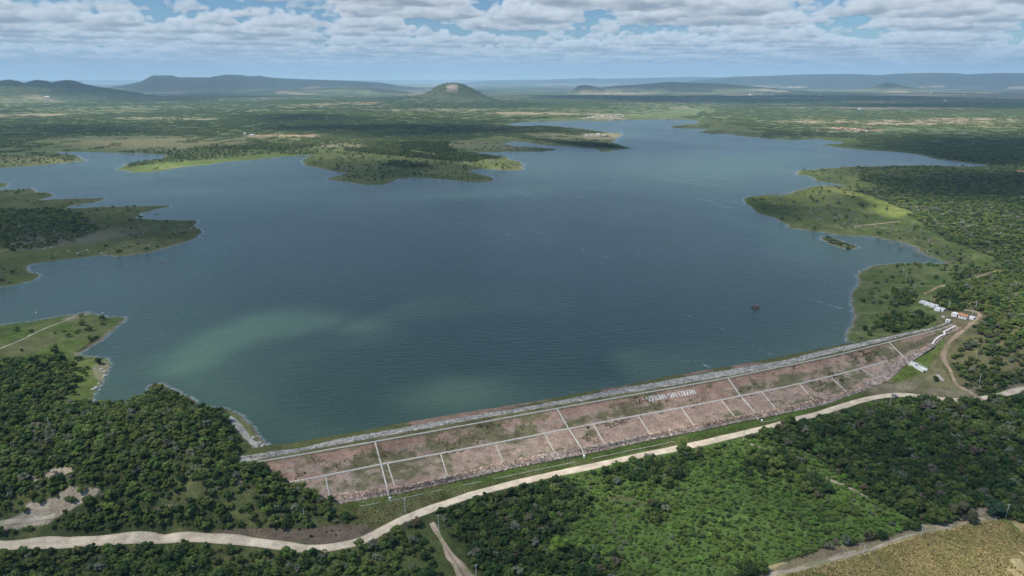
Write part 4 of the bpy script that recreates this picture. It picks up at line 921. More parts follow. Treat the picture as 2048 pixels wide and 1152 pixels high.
def grow(d0, d1, step, seed, thin=1.0):
    x, y = candidates(d0, d1, step, seed); sd = shore_dist(x, y); k = sd > 1.5; x, y, sd = x[k], y[k], sd[k]
    z = land(x, y, sd); c, F, G = cover_at(x, y, z, sd); r = np.random.default_rng(seed+1)
    k = r.random(len(x)) < F*thin; x, y, z, sd, G = x[k], y[k], z[k], sd[k], G[k]
    if d0 < 2000:
        k = np.ones(len(x), bool)
        for a, b, R in CLEAR:
            p = surf(a, b); k &= np.hypot(x-p.x, y-p.y) > R
        dd, ds, do = polydist(crest, x, y); O6 = prof(ds)[0][6]; k &= ~((dd < 80) & (ds > to_so(unproj(690, 895, 5)[None, :2])[0][0]) & (ds < S_RIGHT) & (do > 0) & (do < O6+16))
        x, y, z, sd, G = x[k], y[k], z[k], sd[k], G[k]
        k = (road_clear(x, y) > 2.2) & ~on_dam(x, y, z); x, y, z, sd, G = x[k], y[k], z[k], sd[k], G[k]
    return x, y, z, sd, G
# --- near: single plants
nx, ny, nz_, nsd, nG = grow(225, 950, 2.8, 401)
npx, npy, ndep = proj(nx, ny, nz_)
nt = tints(nx, ny, nG, 402, npx); r = np.random.default_rng(403)
ns = (.42+.72*r.random(len(nx))**1.8)*(1+.5*fbm(nx, ny, 40, 93, 3)); ns = np.where(nG == 2, ns*.66, ns); ns = np.where(nG == 3, ns*.4, ns)
tallr = (npx > 1350) & (npy > 800); ns = np.where(tallr & (nG != 2), ns*1.22, ns)
nrot = np.c_[r.normal(0, .05, len(nx)), r.normal(0, .05, len(nx)), r.uniform(0, 6.28, len(nx))]
nscl = np.c_[ns*r.uniform(.9, 1.15, len(nx)), ns*r.uniform(.9, 1.15, len(nx)), ns*r.uniform(.75, 1.1, len(nx))*np.where(nG == 2, .7, 1)]
grey = (nt.min(1) > .105); nidx = np.where(grey, r.choice([3, 4], len(nx)), r.choice([0, 1, 2, 5], len(nx), p=[.32,.28,.25,.15]))
# the 280 that show largest in the frame stand as trees of their own
fr = (npx > -5) & (npx < 2053) & (npy < 1168)
score = np.where(fr, ns/ndep, 0); own = np.argsort(-score)[:276]
AREA = [(lambda a, b: a < 730 and b > 1078, 'among scrub between the dirt road and lower left picture edge'),
        (lambda a, b: a < 800 and b <= 1090, 'on the wooded slope just above the dirt road at left'),
        (lambda a, b: a < 1000 and b > 1040, 'beside the pale gully track joining the dirt road'),
        (lambda a, b: 900 <= a < 1560 and b > 1000, 'in the green thicket below the dam road'),
        (lambda a, b: a >= 1560 and b > 900, 'in the dark wood by the dry crop field'),
        (lambda a, b: True, 'in the woods below the dam road')]
def tone_word(c):
    s = sum(c)
    if c[1] > .14 and c[1] > 1.7*c[0]: return 'bright green bush'
    if min(c) > .09: return 'silvery grey-leaved bush'
    if c[0] > .115: return 'olive green scrub tree'
    if s < .20: return 'dark green scrub tree'
    return 'mid green scrub tree'
def own_tree(x, y, z, rot, scl, idx, col, label, group=None, name='scrub_tree'):
    o = empty(name, (x, y, z)); o.rotation_euler = rot; o.scale = scl; tag(o, label, 'bush' if name == 'bush' else 'tree', group)
    for nm, me in (('crown', CROWN[idx]), ('trunk', TRUNK[idx])):
        c = bpy.data.objects.new(nm, me); COL.objects.link(c); c.parent = o; c['tint'] = [float(v) for v in col]
    return o
for i in own:
    w_ = tone_word(nt[i]); ar = next(t for f, t in AREA if f(npx[i], npy[i])); lab = f'{w_} {ar}'
    own_tree(float(nx[i]), float(ny[i]), float(nz_[i]), nrot[i].tolist(), nscl[i].tolist(), int(nidx[i]), nt[i], lab, lab, 'scrub_tree' if 'tree' in w_ else 'bush')
rest = np.ones(len(nx), bool); rest[own] = False
SINGLE = [ # picture foot, scale, kind, colour, label
 ((1120,1104), 1.75, 1, LIME*1.05, 'broad lime green tree standing out brightest among the dark scrub below the road', 'broadleaf_tree'),
 ((1815,1020), 2.3, 5, OLIVE*.72, 'tall olive brown spreading tree with a deep shaded side, where the path meets the field', 'broadleaf_tree'),
 ((1868,1046), 2.0, 3, OLIVE*.8, 'brownish crowned tree behind the fork of the field path', 'broadleaf_tree'),
 ((1925,1042), 2.1, 5, np.array((.11,.115,.055)), 'wide dull olive tree overhanging the sandy patch by the field corner', 'broadleaf_tree'),
 ((1985,1028), 1.9, 1, np.array((.05,.10,.056)), 'blue-green domed tree beside the concrete pole at the field corner', 'broadleaf_tree'),
 ((790,1062), .8, 4, GREY*.9, 'small pale feathery bush alone on the lower verge where the road bends up', 'bush'),
 ((573,1106), .8, 0, MIDG, 'small round bush leaning on the road edge, standing apart from the scrub', 'bush'),
 ((292,1100), 1.3, 0, DARK*1.2, 'dark round bush pushing up into the pale dirt road from its lower side', 'bush'),
 ((1030,1062), 1.6, 4, GREY*1.1, 'large silvery grey shrub beside a bare sandy gap in the scrub', 'bush'),
 ((950,1118), 1.5, 3, GREY*.8, 'big grey-green shrub overlooking the pale eroded gully', 'bush'),
 ((1035,1150), 1.5, 4, GREY*1.25, 'silver leafless-looking shrub at the lower picture edge right of the gully', 'bush'),
 ((1655,1098), 1.2, 4, GREY, 'grey-green shrub beside the bare sand of the field path', 'bush'),
 ((745,1098), 1.2, 3, GREY*.75, 'greyish round bush at the inside of the road bend', 'bush'),
]
for (a, b), s, k, c, lab, nm in SINGLE:
    p = surf(a, b); own_tree(p.x, p.y, p.z, (0, 0, a*.7 % 6.28), (s, s, s*.9), k, c, lab, None, nm)
sel = rest
near_wood = scatter('scrub_woodland', np.c_[nx, ny, nz_][sel], nrot[sel], nscl[sel], nidx[sel], nt[sel], SH_NEAR, 'dense green thorn scrub covering the near hill and the land below the dam', 'woodland')
# --- middle distance: single plants, simpler
mx_, my_, mz_, msd, mG = grow(950, 2300, 6.2, 411)
mpx, mpy, mdep = proj(mx_, my_, mz_); mt = tints(mx_, my_, mG, 412, mpx)*1.0; r = np.random.default_rng(413); n = len(mx_)
ms = r.uniform(.8, 1.5, n)*(1+.4*fbm(mx_, my_, 60, 94, 3))
scatter('lakeside_woodland', np.c_[mx_, my_, mz_-.2], np.c_[np.zeros((n, 2)), r.uniform(0, 6.28, n)], np.c_[ms*1.1, ms*1.1, ms*.85], r.integers(0, 6, n), mt, SH_MID, 'dark green woods along both shores of the lake', 'woodland')
# --- far plain: whole groves
fx, fy, fz, fsd, fG = grow(2300, 9500, 33.0, 421, .9)
fpx, fpy, fdep = proj(fx, fy, fz); ft = tints(fx, fy, fG, 422, fpx); r = np.random.default_rng(423); n = len(fx)
ft = ft*.40+np.array((.150,.205,.068))*.60*(1+.35*fbm(fx, fy, 500, 95, 4))[:, None]
fsc = r.uniform(.7, 1.15, n); fsc = np.minimum(fsc, np.clip(fsd/24, .15, 2))
scatter('plain_woodland', np.c_[fx, fy, fz-.4], np.c_[np.zeros((n, 2)), r.uniform(0, 6.28, n)], np.c_[fsc, fsc, r.uniform(.7, 1.1, n)], r.integers(0, 4, n), ft, SH_CLUMP, 'hazy scrub woodland spreading over the far plain', 'woodland')
print('PLANTS', len(nx), len(mx_), len(fx))
# --- dry crop in the near field and low grass tussocks
def tuft_geo(seed, n, w, h, lean):
    r = np.random.default_rng(seed); V, F, T = [], [], []
    for k in range(n):
        a = r.uniform(0, 6.28); b = np.array([r.normal(0, w*.25), r.normal(0, w*.25), -.05]); tip = b+np.array([math.cos(a)*lean*r.uniform(.3, 1), math.sin(a)*lean*r.uniform(.3, 1), h*r.uniform(.6, 1.1)])
        u = np.array([-math.sin(a), math.cos(a), 0])*w*.14; m = (b+tip)/2+np.array([0, 0, h*.12]); i = len(V); t = r.uniform(.75, 1.3)
        V += [(b-u).tolist(), (b+u).tolist(), (m+u*1.2).tolist(), (m-u*1.2).tolist(), tip.tolist()]; F += [(i, i+1, i+2, i+3), (i+3, i+2, i+4)]; T += [t]*5
    return geo_mesh('tuft', V, F, T, [M_LEAF])
SH_TUFT = shelf('tufts', [tuft_geo(i, 12, .9, 1.3, .55) for i in range(4)])
def field_scatter(name, poly, step, tint, size, label, cat, seed, excl=None, jitter=.35):
    P = np.array(poly, float); w = np.array([surf(a, b)[:2] for a, b in P]); r = np.random.default_rng(seed)
    X, Y = np.meshgrid(np.arange(w[:, 0].min(), w[:, 0].max(), step), np.arange(w[:, 1].min(), w[:, 1].max(), step)); X = X.ravel()+r.uniform(-jitter, jitter, X.size)*step; Y = Y.ravel()+r.uniform(-jitter, jitter, Y.size)*step
    k = inside(w, X, Y); X, Y = X[k], Y[k]; k = (road_clear(X, Y) > .6) & (fbm(X, Y, 14, 97, 3) > -.25); X, Y = X[k], Y[k]; Z = land_i(X, Y)
    k = ~on_dam(X, Y, Z); X, Y, Z = X[k], Y[k], Z[k]; n = len(X); t = np.array(tint); q = np.clip(r.random(n)*.7+fbm(X, Y, 10, 98, 3)*1.2+.15, 0, 1)[:, None]
    s = r.uniform(.7, 1.3, n)*size; c = (t[0]*(1-q)+t[1]*q)*r.uniform(.8, 1.2, (n, 1))
    return scatter(name, np.c_[X, Y, Z], np.c_[r.normal(0, .1, (n, 2)), r.uniform(0, 6.28, n)], np.c_[s, s, s], r.integers(0, 4, n), c, SH_TUFT, label, cat)
field_scatter('crop_field', [(1500,1200),(1560,1150),(1650,1128),(1740,1105),(1850,1068),(1960,1044),(2000,1044),(2070,1066),(2200,1110),(2200,1230),(1440,1230)], .85, [(.52,.41,.20),(.36,.34,.13)], .9, 'dry straw coloured crop standing in the sunlit field corner', 'crop', 431)
field_scatter('verge_grass', [(690,1010),(900,970),(1210,903),(1560,836),(1720,792),(1760,795),(1560,846),(1300,902),(1024,962),(860,1010),(762,1058),(724,1074),(716,1040)], 1.25, [(.060,.090,.022),(.085,.098,.03)], .40, 'tussocky green grass between the dam foot and the dirt road', 'grass', 432)
field_scatter('slope_grass', [(1788,762),(1812,735),(1870,697),(1893,668),(1884,705),(1868,722),(1850,745),(1800,764)], 1.3, [(.075,.118,.024),(.09,.11,.032)], .42, 'fresh green grass below the right end of the dam', 'grass', 433)

# tufts of grass and weed caught on the dam face
def face_tufts():
    r = np.random.default_rng(441); n = 26000; S = r.uniform(S_LEFT, S_RIGHT-6, n); O, Z = prof(S); f = r.random(n); o = O[3]+1+(O[5]-O[3]-1.5)*f
    q = fbm(S, o*3.4, 26, 142, 4)+fbm(S, o*2, 5, 143, 3)*.8+.16*np.exp(-((o-O[3])/1.6)**2)+.12*np.exp(-((o-O[4]-1)/1.2)**2)+.06*(f < .5)
    k = (q > .27) & (np.abs(o-O[4]) > .7); S, o = S[k], o[k]; X, Y = from_so(S, o); Zs = dam_z(S, o); n = len(S); s = r.uniform(.06, .16, n)*(1+fbm(S, o, 12, 144)); c = (np.array((.115,.125,.050))+np.array((.05,.02,.015))*r.random((n, 1)))*r.uniform(.7, 1.2, (n, 1))
    k = ~hill_side(X, Y); X, Y, Zs, s, c = X[k], Y[k], Zs[k], s[k], c[k]; n = len(X)
    scatter('dam_weeds', np.c_[X, Y, Zs-.02], np.c_[np.zeros((n, 2)), r.uniform(0, 6.28, n)], np.c_[s*1.5, s, s*.7], r.integers(0, 6, n), c, SH_MID, 'weeds and grass tufts rooted on the dam face', 'weeds')
face_tufts()
# ------------------------------------------------------------------ dead trees of the drowned margins
M_DEAD = plain('grey_deadwood', (.30,.275,.25), .95, .25, 2.0)
def dead_geo(seed):
    r = random.Random(seed); m = MB(); h = r.uniform(4, 6.5); m.tube((0, 0, -1.2), (r.uniform(-.4, .4), r.uniform(-.4, .4), h*.7), .22, .14, 5)
    for k in range(9):
        a = r.uniform(0, 6.28); z = h*r.uniform(.3, .7); l = r.uniform(1.2, 2.6); e = (math.cos(a)*l, math.sin(a)*l, z+l*r.uniform(.5, 1.1)); m.tube((0, 0, z), e, .13, .06, 4)
        for q in range(2): b = a+r.uniform(-.9, .9); m.tube(tuple(v*.6+(z*.4 if i == 2 else 0) for i, v in enumerate(e)), (e[0]*.6+math.cos(b)*1.1, e[1]*.6+math.sin(b)*1.1, e[2]+r.uniform(.1, .8)), .09, .045, 4)
    o = m.build('dead_tree', M_DEAD); me = o.data; bpy.data.objects.remove(o); return me
DEAD = [dead_geo(i) for i in range(5)]
DZONES = [([(1500,396),(1580,388),(1660,392),(1740,420),(1830,455),(1880,492),(1840,500),(1760,470),(1650,462),(1560,425)], 105, 'bare grey drowned tree on the grassy right-hand shore', 0),
          ([(1730,474),(1790,481),(1850,508),(1890,526),(1840,514),(1780,492)], 26, 'bare grey tree standing in the shallows of the right-hand inlet', -1),
          ([(1530,389),(1570,389),(1610,380),(1640,372),(1600,392),(1560,395)], 24, 'whitish bare tree in the sunlit water off the right-hand point', -1),
          ([(944,338),(980,352),(990,360),(1010,340),(1044,336),(1030,322),(985,312)], 34, 'bare grey tree on the tip of the middle grassy peninsula', 0),
          ([(604,325),(640,312),(690,300),(720,310),(650,330)], 26, 'bare grey tree at the base of the middle grassy peninsula', 0),
          ([(1000,290),(1030,284),(1080,292),(1040,298)], 16, 'bare tree in the flooded neck behind the middle peninsula', -1)]
for zi, (poly, cnt, lab, wat) in enumerate(DZONES):
    r = np.random.default_rng(500+zi); P = np.array(poly, float); n = 0
    while n < cnt:
        a, b = r.uniform(P[:, 0].min(), P[:, 0].max()), r.uniform(P[:, 1].min(), P[:, 1].max())
        if not inside(P, np.array([a]), np.array([b]))[0]: continue
        p = unproj(a, b, 0); z = float(land_i(p[:1], p[1:2])[0]); z = max(z, -.4)
        o = bpy.data.objects.new('dead_tree', DEAD[int(r.integers(0, 5))]); COL.objects.link(o); o.location = (p[0], p[1], z); s = r.uniform(.7, 1.15); o.scale = (s, s, s*r.uniform(.8, 1.1)); o.rotation_euler = (r.normal(0, .08), r.normal(0, .08), r.uniform(0, 6.28))
        tag(o, lab, 'dead tree', lab); n += 1
# grey brush drowned along the shores
def brush():
    P, T = [], []; r = np.random.default_rng(540)
    for poly, cnt in (([(1500,398),(1580,386),(1660,390),(1745,424),(1830,455),(1885,494),(1950,530),(1900,528),(1840,494),(1760,468),(1650,460),(1560,425)], 1500), ([(1600,350),(1700,336),(1790,334),(1740,352),(1640,364)], 420), ([(610,325),(700,300),(800,305),(940,322),(1030,325),(1035,338),(980,345),(900,352),(780,350),(690,350)], 1300), ([(0,300),(250,272),(330,285),(260,303),(120,300)], 380), ([(960,300),(1090,292),(1110,297),(990,303)], 160), ([(1200,262),(1240,268),(1225,276),(1150,274)], 60)):
        Q = np.array(poly, float); a, b = r.uniform(Q[:, 0].min(), Q[:, 0].max(), cnt*4), r.uniform(Q[:, 1].min(), Q[:, 1].max(), cnt*4); k = inside(Q, a, b); a, b = a[k][:cnt], b[k][:cnt]
        p = unproj(a, b, 1.0); k = (fbm(p[:, 0], p[:, 1], 55, 99, 3) > -.06); p = p[k]; p[:, 2] = land_i(p[:, 0], p[:, 1]); P.append(p[p[:, 2] > -.6])
    P = np.concatenate(P); n = len(P); s = r.uniform(.22, .55, n); c = np.array((.25,.235,.20))*r.uniform(.6, 1.3, (n, 1))*(1+r.normal(0, .05, (n, 3)))
    scatter('drowned_brush', P, np.c_[np.zeros((n, 2)), r.uniform(0, 6.28, n)], np.c_[s, s, s*.8], r.choice([3, 4], n), c, SH_MID, 'grey leafless brush spread over the grassy flooded shores', 'brush')
brush()
# bushes that make the islet dark
r = np.random.default_rng(560); Q = np.array(ISLAND, float); n = 0
while n < 44:
    a, b = r.uniform(1640, 1716), r.uniform(473, 499)
    if not inside(Q, np.array([a]), np.array([b]))[0]: continue
    p = surf(a, b); s = r.uniform(.45, .8); own_tree(p.x, p.y, p.z, (0, 0, a), (s*1.2, s, s*.55), int(r.integers(0, 3)), DARK*r.uniform(.9, 1.3), 'low dark bush on the small islet off the right shore', 'bushes on the islet', 'bush'); n += 1
# ------------------------------------------------------------------ boulders
M_BOULD = plain('pale_rock', (.40,.375,.34), .95, .3, .8)
def boulder_geo(seed):
    r = np.random.default_rng(seed); V, F = subdiv(ICO1_V, ICO1_F); V = V*(1+r.uniform(-.16, .16, (len(V), 1)))*np.array([1.3, .9, .6])+np.array([0, 0, .15])
    me = bpy.data.meshes.new('boulder'); me.from_pydata(V.tolist(), [], F); me.materials.append(M_BOULD); return me
BLD = [boulder_geo(i) for i in range(4)]
for bi, (poly, cnt, s0, s1, lab) in enumerate([([(215,450),(330,446),(385,456),(340,480),(300,494),(240,500),(200,470)], 18, .4, 1.3, 'pale boulder lying on the grassy left headland'),
    ([(30,492),(150,482),(230,496),(205,508),(110,514),(50,505)], 22, .4, 1.3, 'pale boulder in the stony strip along the left headland shore'),
    ([(200,735),(214,745),(206,764),(198,790),(186,780)], 9, .6, 1.4, 'whitish rock at the waterline of the near left point'),
    ([(500,868),(520,880),(540,893),(530,903),(512,886)], 12, .5, 1.0, 'grey rubble stone on the bank beside the dam corner')]):
    r = np.random.default_rng(520+bi); P = np.array(poly, float); n = 0
    while n < cnt:
        a, b = r.uniform(P[:, 0].min(), P[:, 0].max()), r.uniform(P[:, 1].min(), P[:, 1].max())
        if not inside(P, np.array([a]), np.array([b]))[0]: continue
        p = surf(a, b); o = bpy.data.objects.new('boulder', BLD[int(r.integers(0, 4))]); COL.objects.link(o); o.location = p; s = r.uniform(s0, s1); o.scale = (s, s, s); o.rotation_euler = (0, 0, r.uniform(0, 6.28)); tag(o, lab, 'boulder', lab); n += 1
# ------------------------------------------------------------------ utility poles
M_POLE = plain('pole_concrete', (.50,.48,.44), .9, .15, 3.0); M_INS = plain('porcelain', (.45,.30,.22), .4, .1, 6.0, .5); M_STEEL = plain('grey_steel', (.42,.43,.44), .5, .15, 3.0, .5)
def make_pole(h=8.4, arm=1.9, trafo=False):
    root = empty('utility_pole', (0, 0, 0))
    m = MB(); m.tube((0, 0, -.6), (0, 0, h), .24, .15, 8); m.build('shaft', M_POLE, root)
    if arm:
        m = MB(); m.box((0, .16, h-.35), (arm, .14, .16)); m.bar((-.6*arm/2, .1, h-.42), (0, .1, h-1.0), .06); m.bar((.6*arm/2, .1, h-.42), (0, .1, h-1.0), .06); m.build('crossarm', M_POLE, root)
        for x in (-.45, 0, .45):
            m = MB(); m.tube((x*arm, .16, h-.27), (x*arm, .16, h-.10), .07, .11, 6); m.tube((x*arm, .16, h-.10), (x*arm, .16, h+.06), .11, .05, 6); m.build('insulator', M_INS, root)
    if trafo:
        m = MB(); m.tube((.0, .55, h-2.7), (0, .55, h-1.5), .38, .38, 12); m.tube((0, .55, h-1.5), (0, .55, h-1.38), .40, .30, 12); m.box((0, .24, h-2.1), (.3, .3, .2)); m.build('transformer', M_STEEL, root)
    return root
def copy_tree(o):
    c = o.copy(); COL.objects.link(c)
    for ch in o.children: d = ch.copy(); COL.objects.link(d); d.parent = c
    return c
def facing(p): return math.atan2(-p.x, p.y)
POLES = [((810.5,1025.5),8.0,1,.1,'concrete pole with cross arm on the grass verge between dam and road'),((878,1059),8.2,1,.35,'concrete pole at the head of the pale gully track'),
 ((953,1160),8.0,1,.3,'concrete pole at the lower picture edge beside the gully track'),((609.5,1040),6.6,0,0,'bare pole in front of dark bushes where the hill meets the dam foot'),
 ((213,826),8.5,0,0,'thin pole rising from the scrub near the crest of the left hill'),((100,862),8.0,0,0,'thin pole in the scrub on the left hill side'),
 ((2011,1036),8.0,1,.8,'pale concrete pole at the corner of the dry field'),((1842,1073),6.4,0,.2,'slightly leaning pole where the field paths fork'),((1727,1106),4.6,0,.2,'short pole beside the field path, near the bare sand'),
 ((1779.6,813),7.6,0,0,'pole in the trees just below the road near the parked car'),((1487,883),7.6,1,.2,'pole half hidden in bushes at the head of the thicket path'),((1958,768),7.8,1,.4,'pole on the scrub slope right of the winding track'),
 ((1951,619),7.8,1,.3,'pole with cross arm behind the orange roofed house'),((1945,628),4.6,0,.1,'short pale post at the corner of the orange roofed house'),((1862,600),4.8,0,.2,'short pole above the upper end of the white stepped compound'),
 ((1806,547),6.0,1,.5,'pole in the lakeside pasture, farthest of its row'),((1812,556),6.0,1,.5,'pole in the lakeside pasture, second from the far end of its row'),((1820,568),6.0,1,.5,'pole in the lakeside pasture, beside the faint cross track'),((1829,580),6.0,1,.5,'pole in the lakeside pasture, nearest of its row'),
 ((1880,612),5.4,0,.2,'short pole behind the lower end of the white stepped compound')]
pole_a, pole_b = make_pole(), make_pole(arm=0); used_ = {}
for (a, b), h, arm, tw, lab in POLES:
    src = pole_a if arm else pole_b
    o = src if src.name not in used_ else copy_tree(src); used_[src.name] = 1
    p = surf(a, b); o.location = p; o.rotation_euler = (rad(1.5)*math.sin(a), rad(1.5)*math.cos(b), facing(p)+tw); k = h/8.4; o.scale = (1.0, 1.0, k); tag(o, lab, 'utility pole', 'utility poles around the dam')
p = surf(1896.5, 620); o = make_pole(8.2, 2.0, True); o.location = p; o.rotation_euler = (0, 0, facing(p)+.4); tag(o, 'pole carrying a grey transformer between the white compound and the orange roofed house', 'utility pole', 'utility poles around the dam')
# ------------------------------------------------------------------ house, white compound, outlet works
M_TILE = plain('clay_tile', (.38,.18,.10), .85, .35, 2.2); M_DARKO = plain('dark_opening', (.03,.028,.026), .8, .2, 1.0); M_WALL = plain('white_plaster', (.72,.72,.70), .9, .15, .6); M_GREYR = plain('grey_roof', (.40,.39,.38), .9, .3, 1.0); M_PLAST = plain('blue_doorpaint', (.12,.16,.20), .6, .15, 2.0)
def gable(m, cx, cy, w, d, z0, z1, ov=.35, th=.14):
    """tiled gable roof, ridge along x; two real slabs"""
    for sgn in (-1, 1):
        a = [(cx-w/2-ov, cy, z1), (cx+w/2+ov, cy, z1), (cx+w/2+ov, cy+sgn*(d/2+ov), z0-ov*(z1-z0)/(d/2)), (cx-w/2-ov, cy+sgn*(d/2+ov), z0-ov*(z1-z0)/(d/2))]
        V = a+[(x, y, z-th) for x, y, z in a]; F = [(0,1,2,3),(7,6,5,4),(0,4,5,1),(1,5,6,2),(2,6,7,3),(3,7,4,0)]
        m.quadmesh(V, F if sgn < 0 else [tuple(reversed(f)) for f in F])
def gable_walls(m, cx, cy, w, d, z0, z1, base=-.6):
    V = [(cx-w/2,cy-d/2,base),(cx+w/2,cy-d/2,base),(cx+w/2,cy+d/2,base),(cx-w/2,cy+d/2,base),(cx-w/2,cy-d/2,z0),(cx+w/2,cy-d/2,z0),(cx+w/2,cy+d/2,z0),(cx-w/2,cy+d/2,z0),(cx-w/2,cy,z1),(cx+w/2,cy,z1)]
    m.quadmesh(V, [(0,1,5,4),(2,3,7,6),(1,2,6,9,5),(3,0,4,8,7)])
hp = surf(1923, 635); hz = facing(hp)-.42
hs = tag(empty('house', hp+Vector((0, 0, .1)), hz), 'white house with orange tiled roof and dark porch at the right dam end', 'house'); hs.scale = (.86, .86, .86)
m = MB(); gable_walls(m, 1.8, 0, 7.4, 6.0, 2.9, 4.3); m.build('wall', M_WALL, hs)
m = MB(); gable(m, 1.8, 0, 7.4, 6.0, 2.95, 4.42); m.build('roof', M_TILE, hs)
m = MB(); m.box((-5.9, -.4, 1.1), (5.2, 4.6, 3.4)); m.box((-5.9, -.4, 2.86), (5.5, 4.9, .14)); m.build('annex', M_WALL, hs)
m = MB(); gable_walls(m, -2.6, .6, 1.6, 4.4, 2.5, 3.5); m.build('porch_wall', M_WALL, hs); m = MB(); gable(m, -2.6, .4, 1.6, 5.6, 2.55, 3.6, .2); m.build('porch_roof', M_TILE, hs)
m = MB(); m.box((-2.6, -1.72, 1.05), (1.45, .2, 2.3)); m.build('doorway', M_DARKO, hs)
for x in (.2, 3.4): m = MB(); m.box((x, -3.03, 1.6), (1.0, .1, 1.0)); w_ = m.build('window', M_PLAST, hs); m = MB(); m.box((x, -3.08, 1.02), (1.3, .2, .1)); m.build('sill', M_WALL, w_)
m = MB(); m.box((8.3, 2.6, 1.0), (4.2, 3.2, 3.4)); m.box((8.3, 2.6, 2.8), (4.5, 3.5, .14)); hx = m.build('outbuilding', M_WALL, hs)
m = MB(); m.box((10.43, 2.4, .9), (.08, 1.0, 2.0)); m.build('door', M_PLAST, hx)
# stepped white compound
cp = [surf(1846,606), surf(1856,610), surf(1868,614), surf(1879,621)]
cz = facing(cp[2])-.25
wc = tag(empty('white_compound', cp[2], cz), 'whitewashed stepped block of roofless cells climbing the bank above the orange roofed house', 'building')
inv = wc.matrix_basis.inverted()
for k, (p, (w, d, h)) in enumerate(zip(cp, ((5.2,4.2,2.1),(5.8,4.6,2.2),(5.6,4.8,2.3),(7.2,5.6,2.4)))):
    q = inv @ p; t = .32; m = MB()
    for x, y, a, b in ((0, -d/2+t/2, w, t), (0, d/2-t/2, w, t), (-w/2+t/2, 0, t, d-2*t), (w/2-t/2, 0, t, d-2*t), (0, 0, t, d-2*t)): m.box((q.x+x, q.y+y, q.z+h/2-.7), (a, b, h+1.0))
    m.box((q.x-w*.25, q.y, q.z+h*.62), (w*.5-2*t, d-2.02*t, .14)); m.build('cell_wall', M_WALL, wc)
    m = MB(); m.box((q.x+w*.25, q.y, q.z+.2), (w*.5-1.6*t, d-2.1*t, .3)); m.build('cell_floor', M_GREYR, wc)
    if k > 1: m = MB(); m.box((q.x+w*.22, q.y-d/2-.01, q.z+.75), (.95, .1, 1.5)); m.build('doorway', M_DARKO, wc)
for (a, b), (w, d, h), nm, lab in (((1895.5,644.5),(3.0,2.4,2.2),'valve_hut','small white hut at the right end of the dam crest'),((1886.5,634.5),(2.2,1.6,1.0),'water_tank','small white tank in the grass between the hut and the white compound')):
    p = surf(a, b); h_ = tag(empty(nm, p, facing(p)-.3), lab, 'hut' if 'hut' in nm else 'tank'); m = MB(); m.box((0, 0, h/2-.3), (w, d, h+.6)); m.build('wall', M_WALL, h_); m = MB(); m.box((0, 0, h+.08), (w+.3, d+.3, .16)); m.build('roof', M_GREYR if 'tank' in nm else M_WALL, h_)
    if 'hut' in nm: m = MB(); m.box((.2, -d/2-.02, .85), (.8, .08, 1.7)); m.build('door', M_PLAST, h_)
a, b = surf(1821, 727), surf(1850, 744); d = (b-a); L = math.hypot(d.x, d.y)
ob = tag(empty('outlet_works', a, math.atan2(d.y, d.x)), 'white concrete outlet basin with fence posts at the foot of the dam', 'outlet structure'); dzz = b.z-a.z
m = MB(); m.box((L*.22, 0, .5), (L*.34, 3.4, 2.6)); m.build('valve_chamber', M_WALL, ob)
m = MB(); m.box((L*.20, 0, 1.95), (L*.26, 2.6, .3)); m.box((L*.05, -.1, .95), (L*.12, 2.4, 1.5)); m.build('chamber_cover', M_GREYR, ob)
m = MB()
for y in (-1.8, 1.8): m.box((L*.7, y, dzz*.6+.5), (L*.62, .36, 2.4))
m.box((L*.98, 0, dzz+.2), (.36, 3.24, 1.8)); m.build('basin_wall', M_WALL, ob)
m = MB(); m.box((L*.7, 0, dzz*.6-.2), (L*.54, 3.2, .3)); m.build('basin_floor', M_WALL, ob)
m = MB(); m.box((L*.985+.2, -.3, dzz+.5), (.2, 1.9, 1.2)); m.build('outlet_mouth', M_DARKO, ob)
for k in range(7): m = MB(); x = L*(.28+.115*k); m.tube((x, 2.15, dzz*k/7-.4), (x, 2.15, dzz*k/7+3.0), .13, .11, 6); m.build('fence_post', M_WALL, ob)
# measuring weir below the basin
p0, p1 = surf(1874, 750), surf(1886, 762); m = MB(); v = p1-p0
wl = tag(empty('concrete_flume', p0), 'weathered grey concrete flume in the grass below the outlet basin', 'flume')
n_ = Vector((v.y, -v.x, 0)).normalized()
m = MB(); m.bar(n_*.8+Vector((0, 0, .25)), v+n_*.8+Vector((0, 0, .25)), .3, .9); m.build('side_wall', M_GREYR, wl); m = MB(); m.bar(-n_*.8+Vector((0, 0, .25)), v-n_*.8+Vector((0, 0, .25)), .3, .9); m.build('side_wall', M_GREYR, wl); m = MB(); m.bar(Vector((0, 0, .02)), v+Vector((0, 0, .02)), 1.3, .2); m.build('channel_floor', M_GREYR, wl)
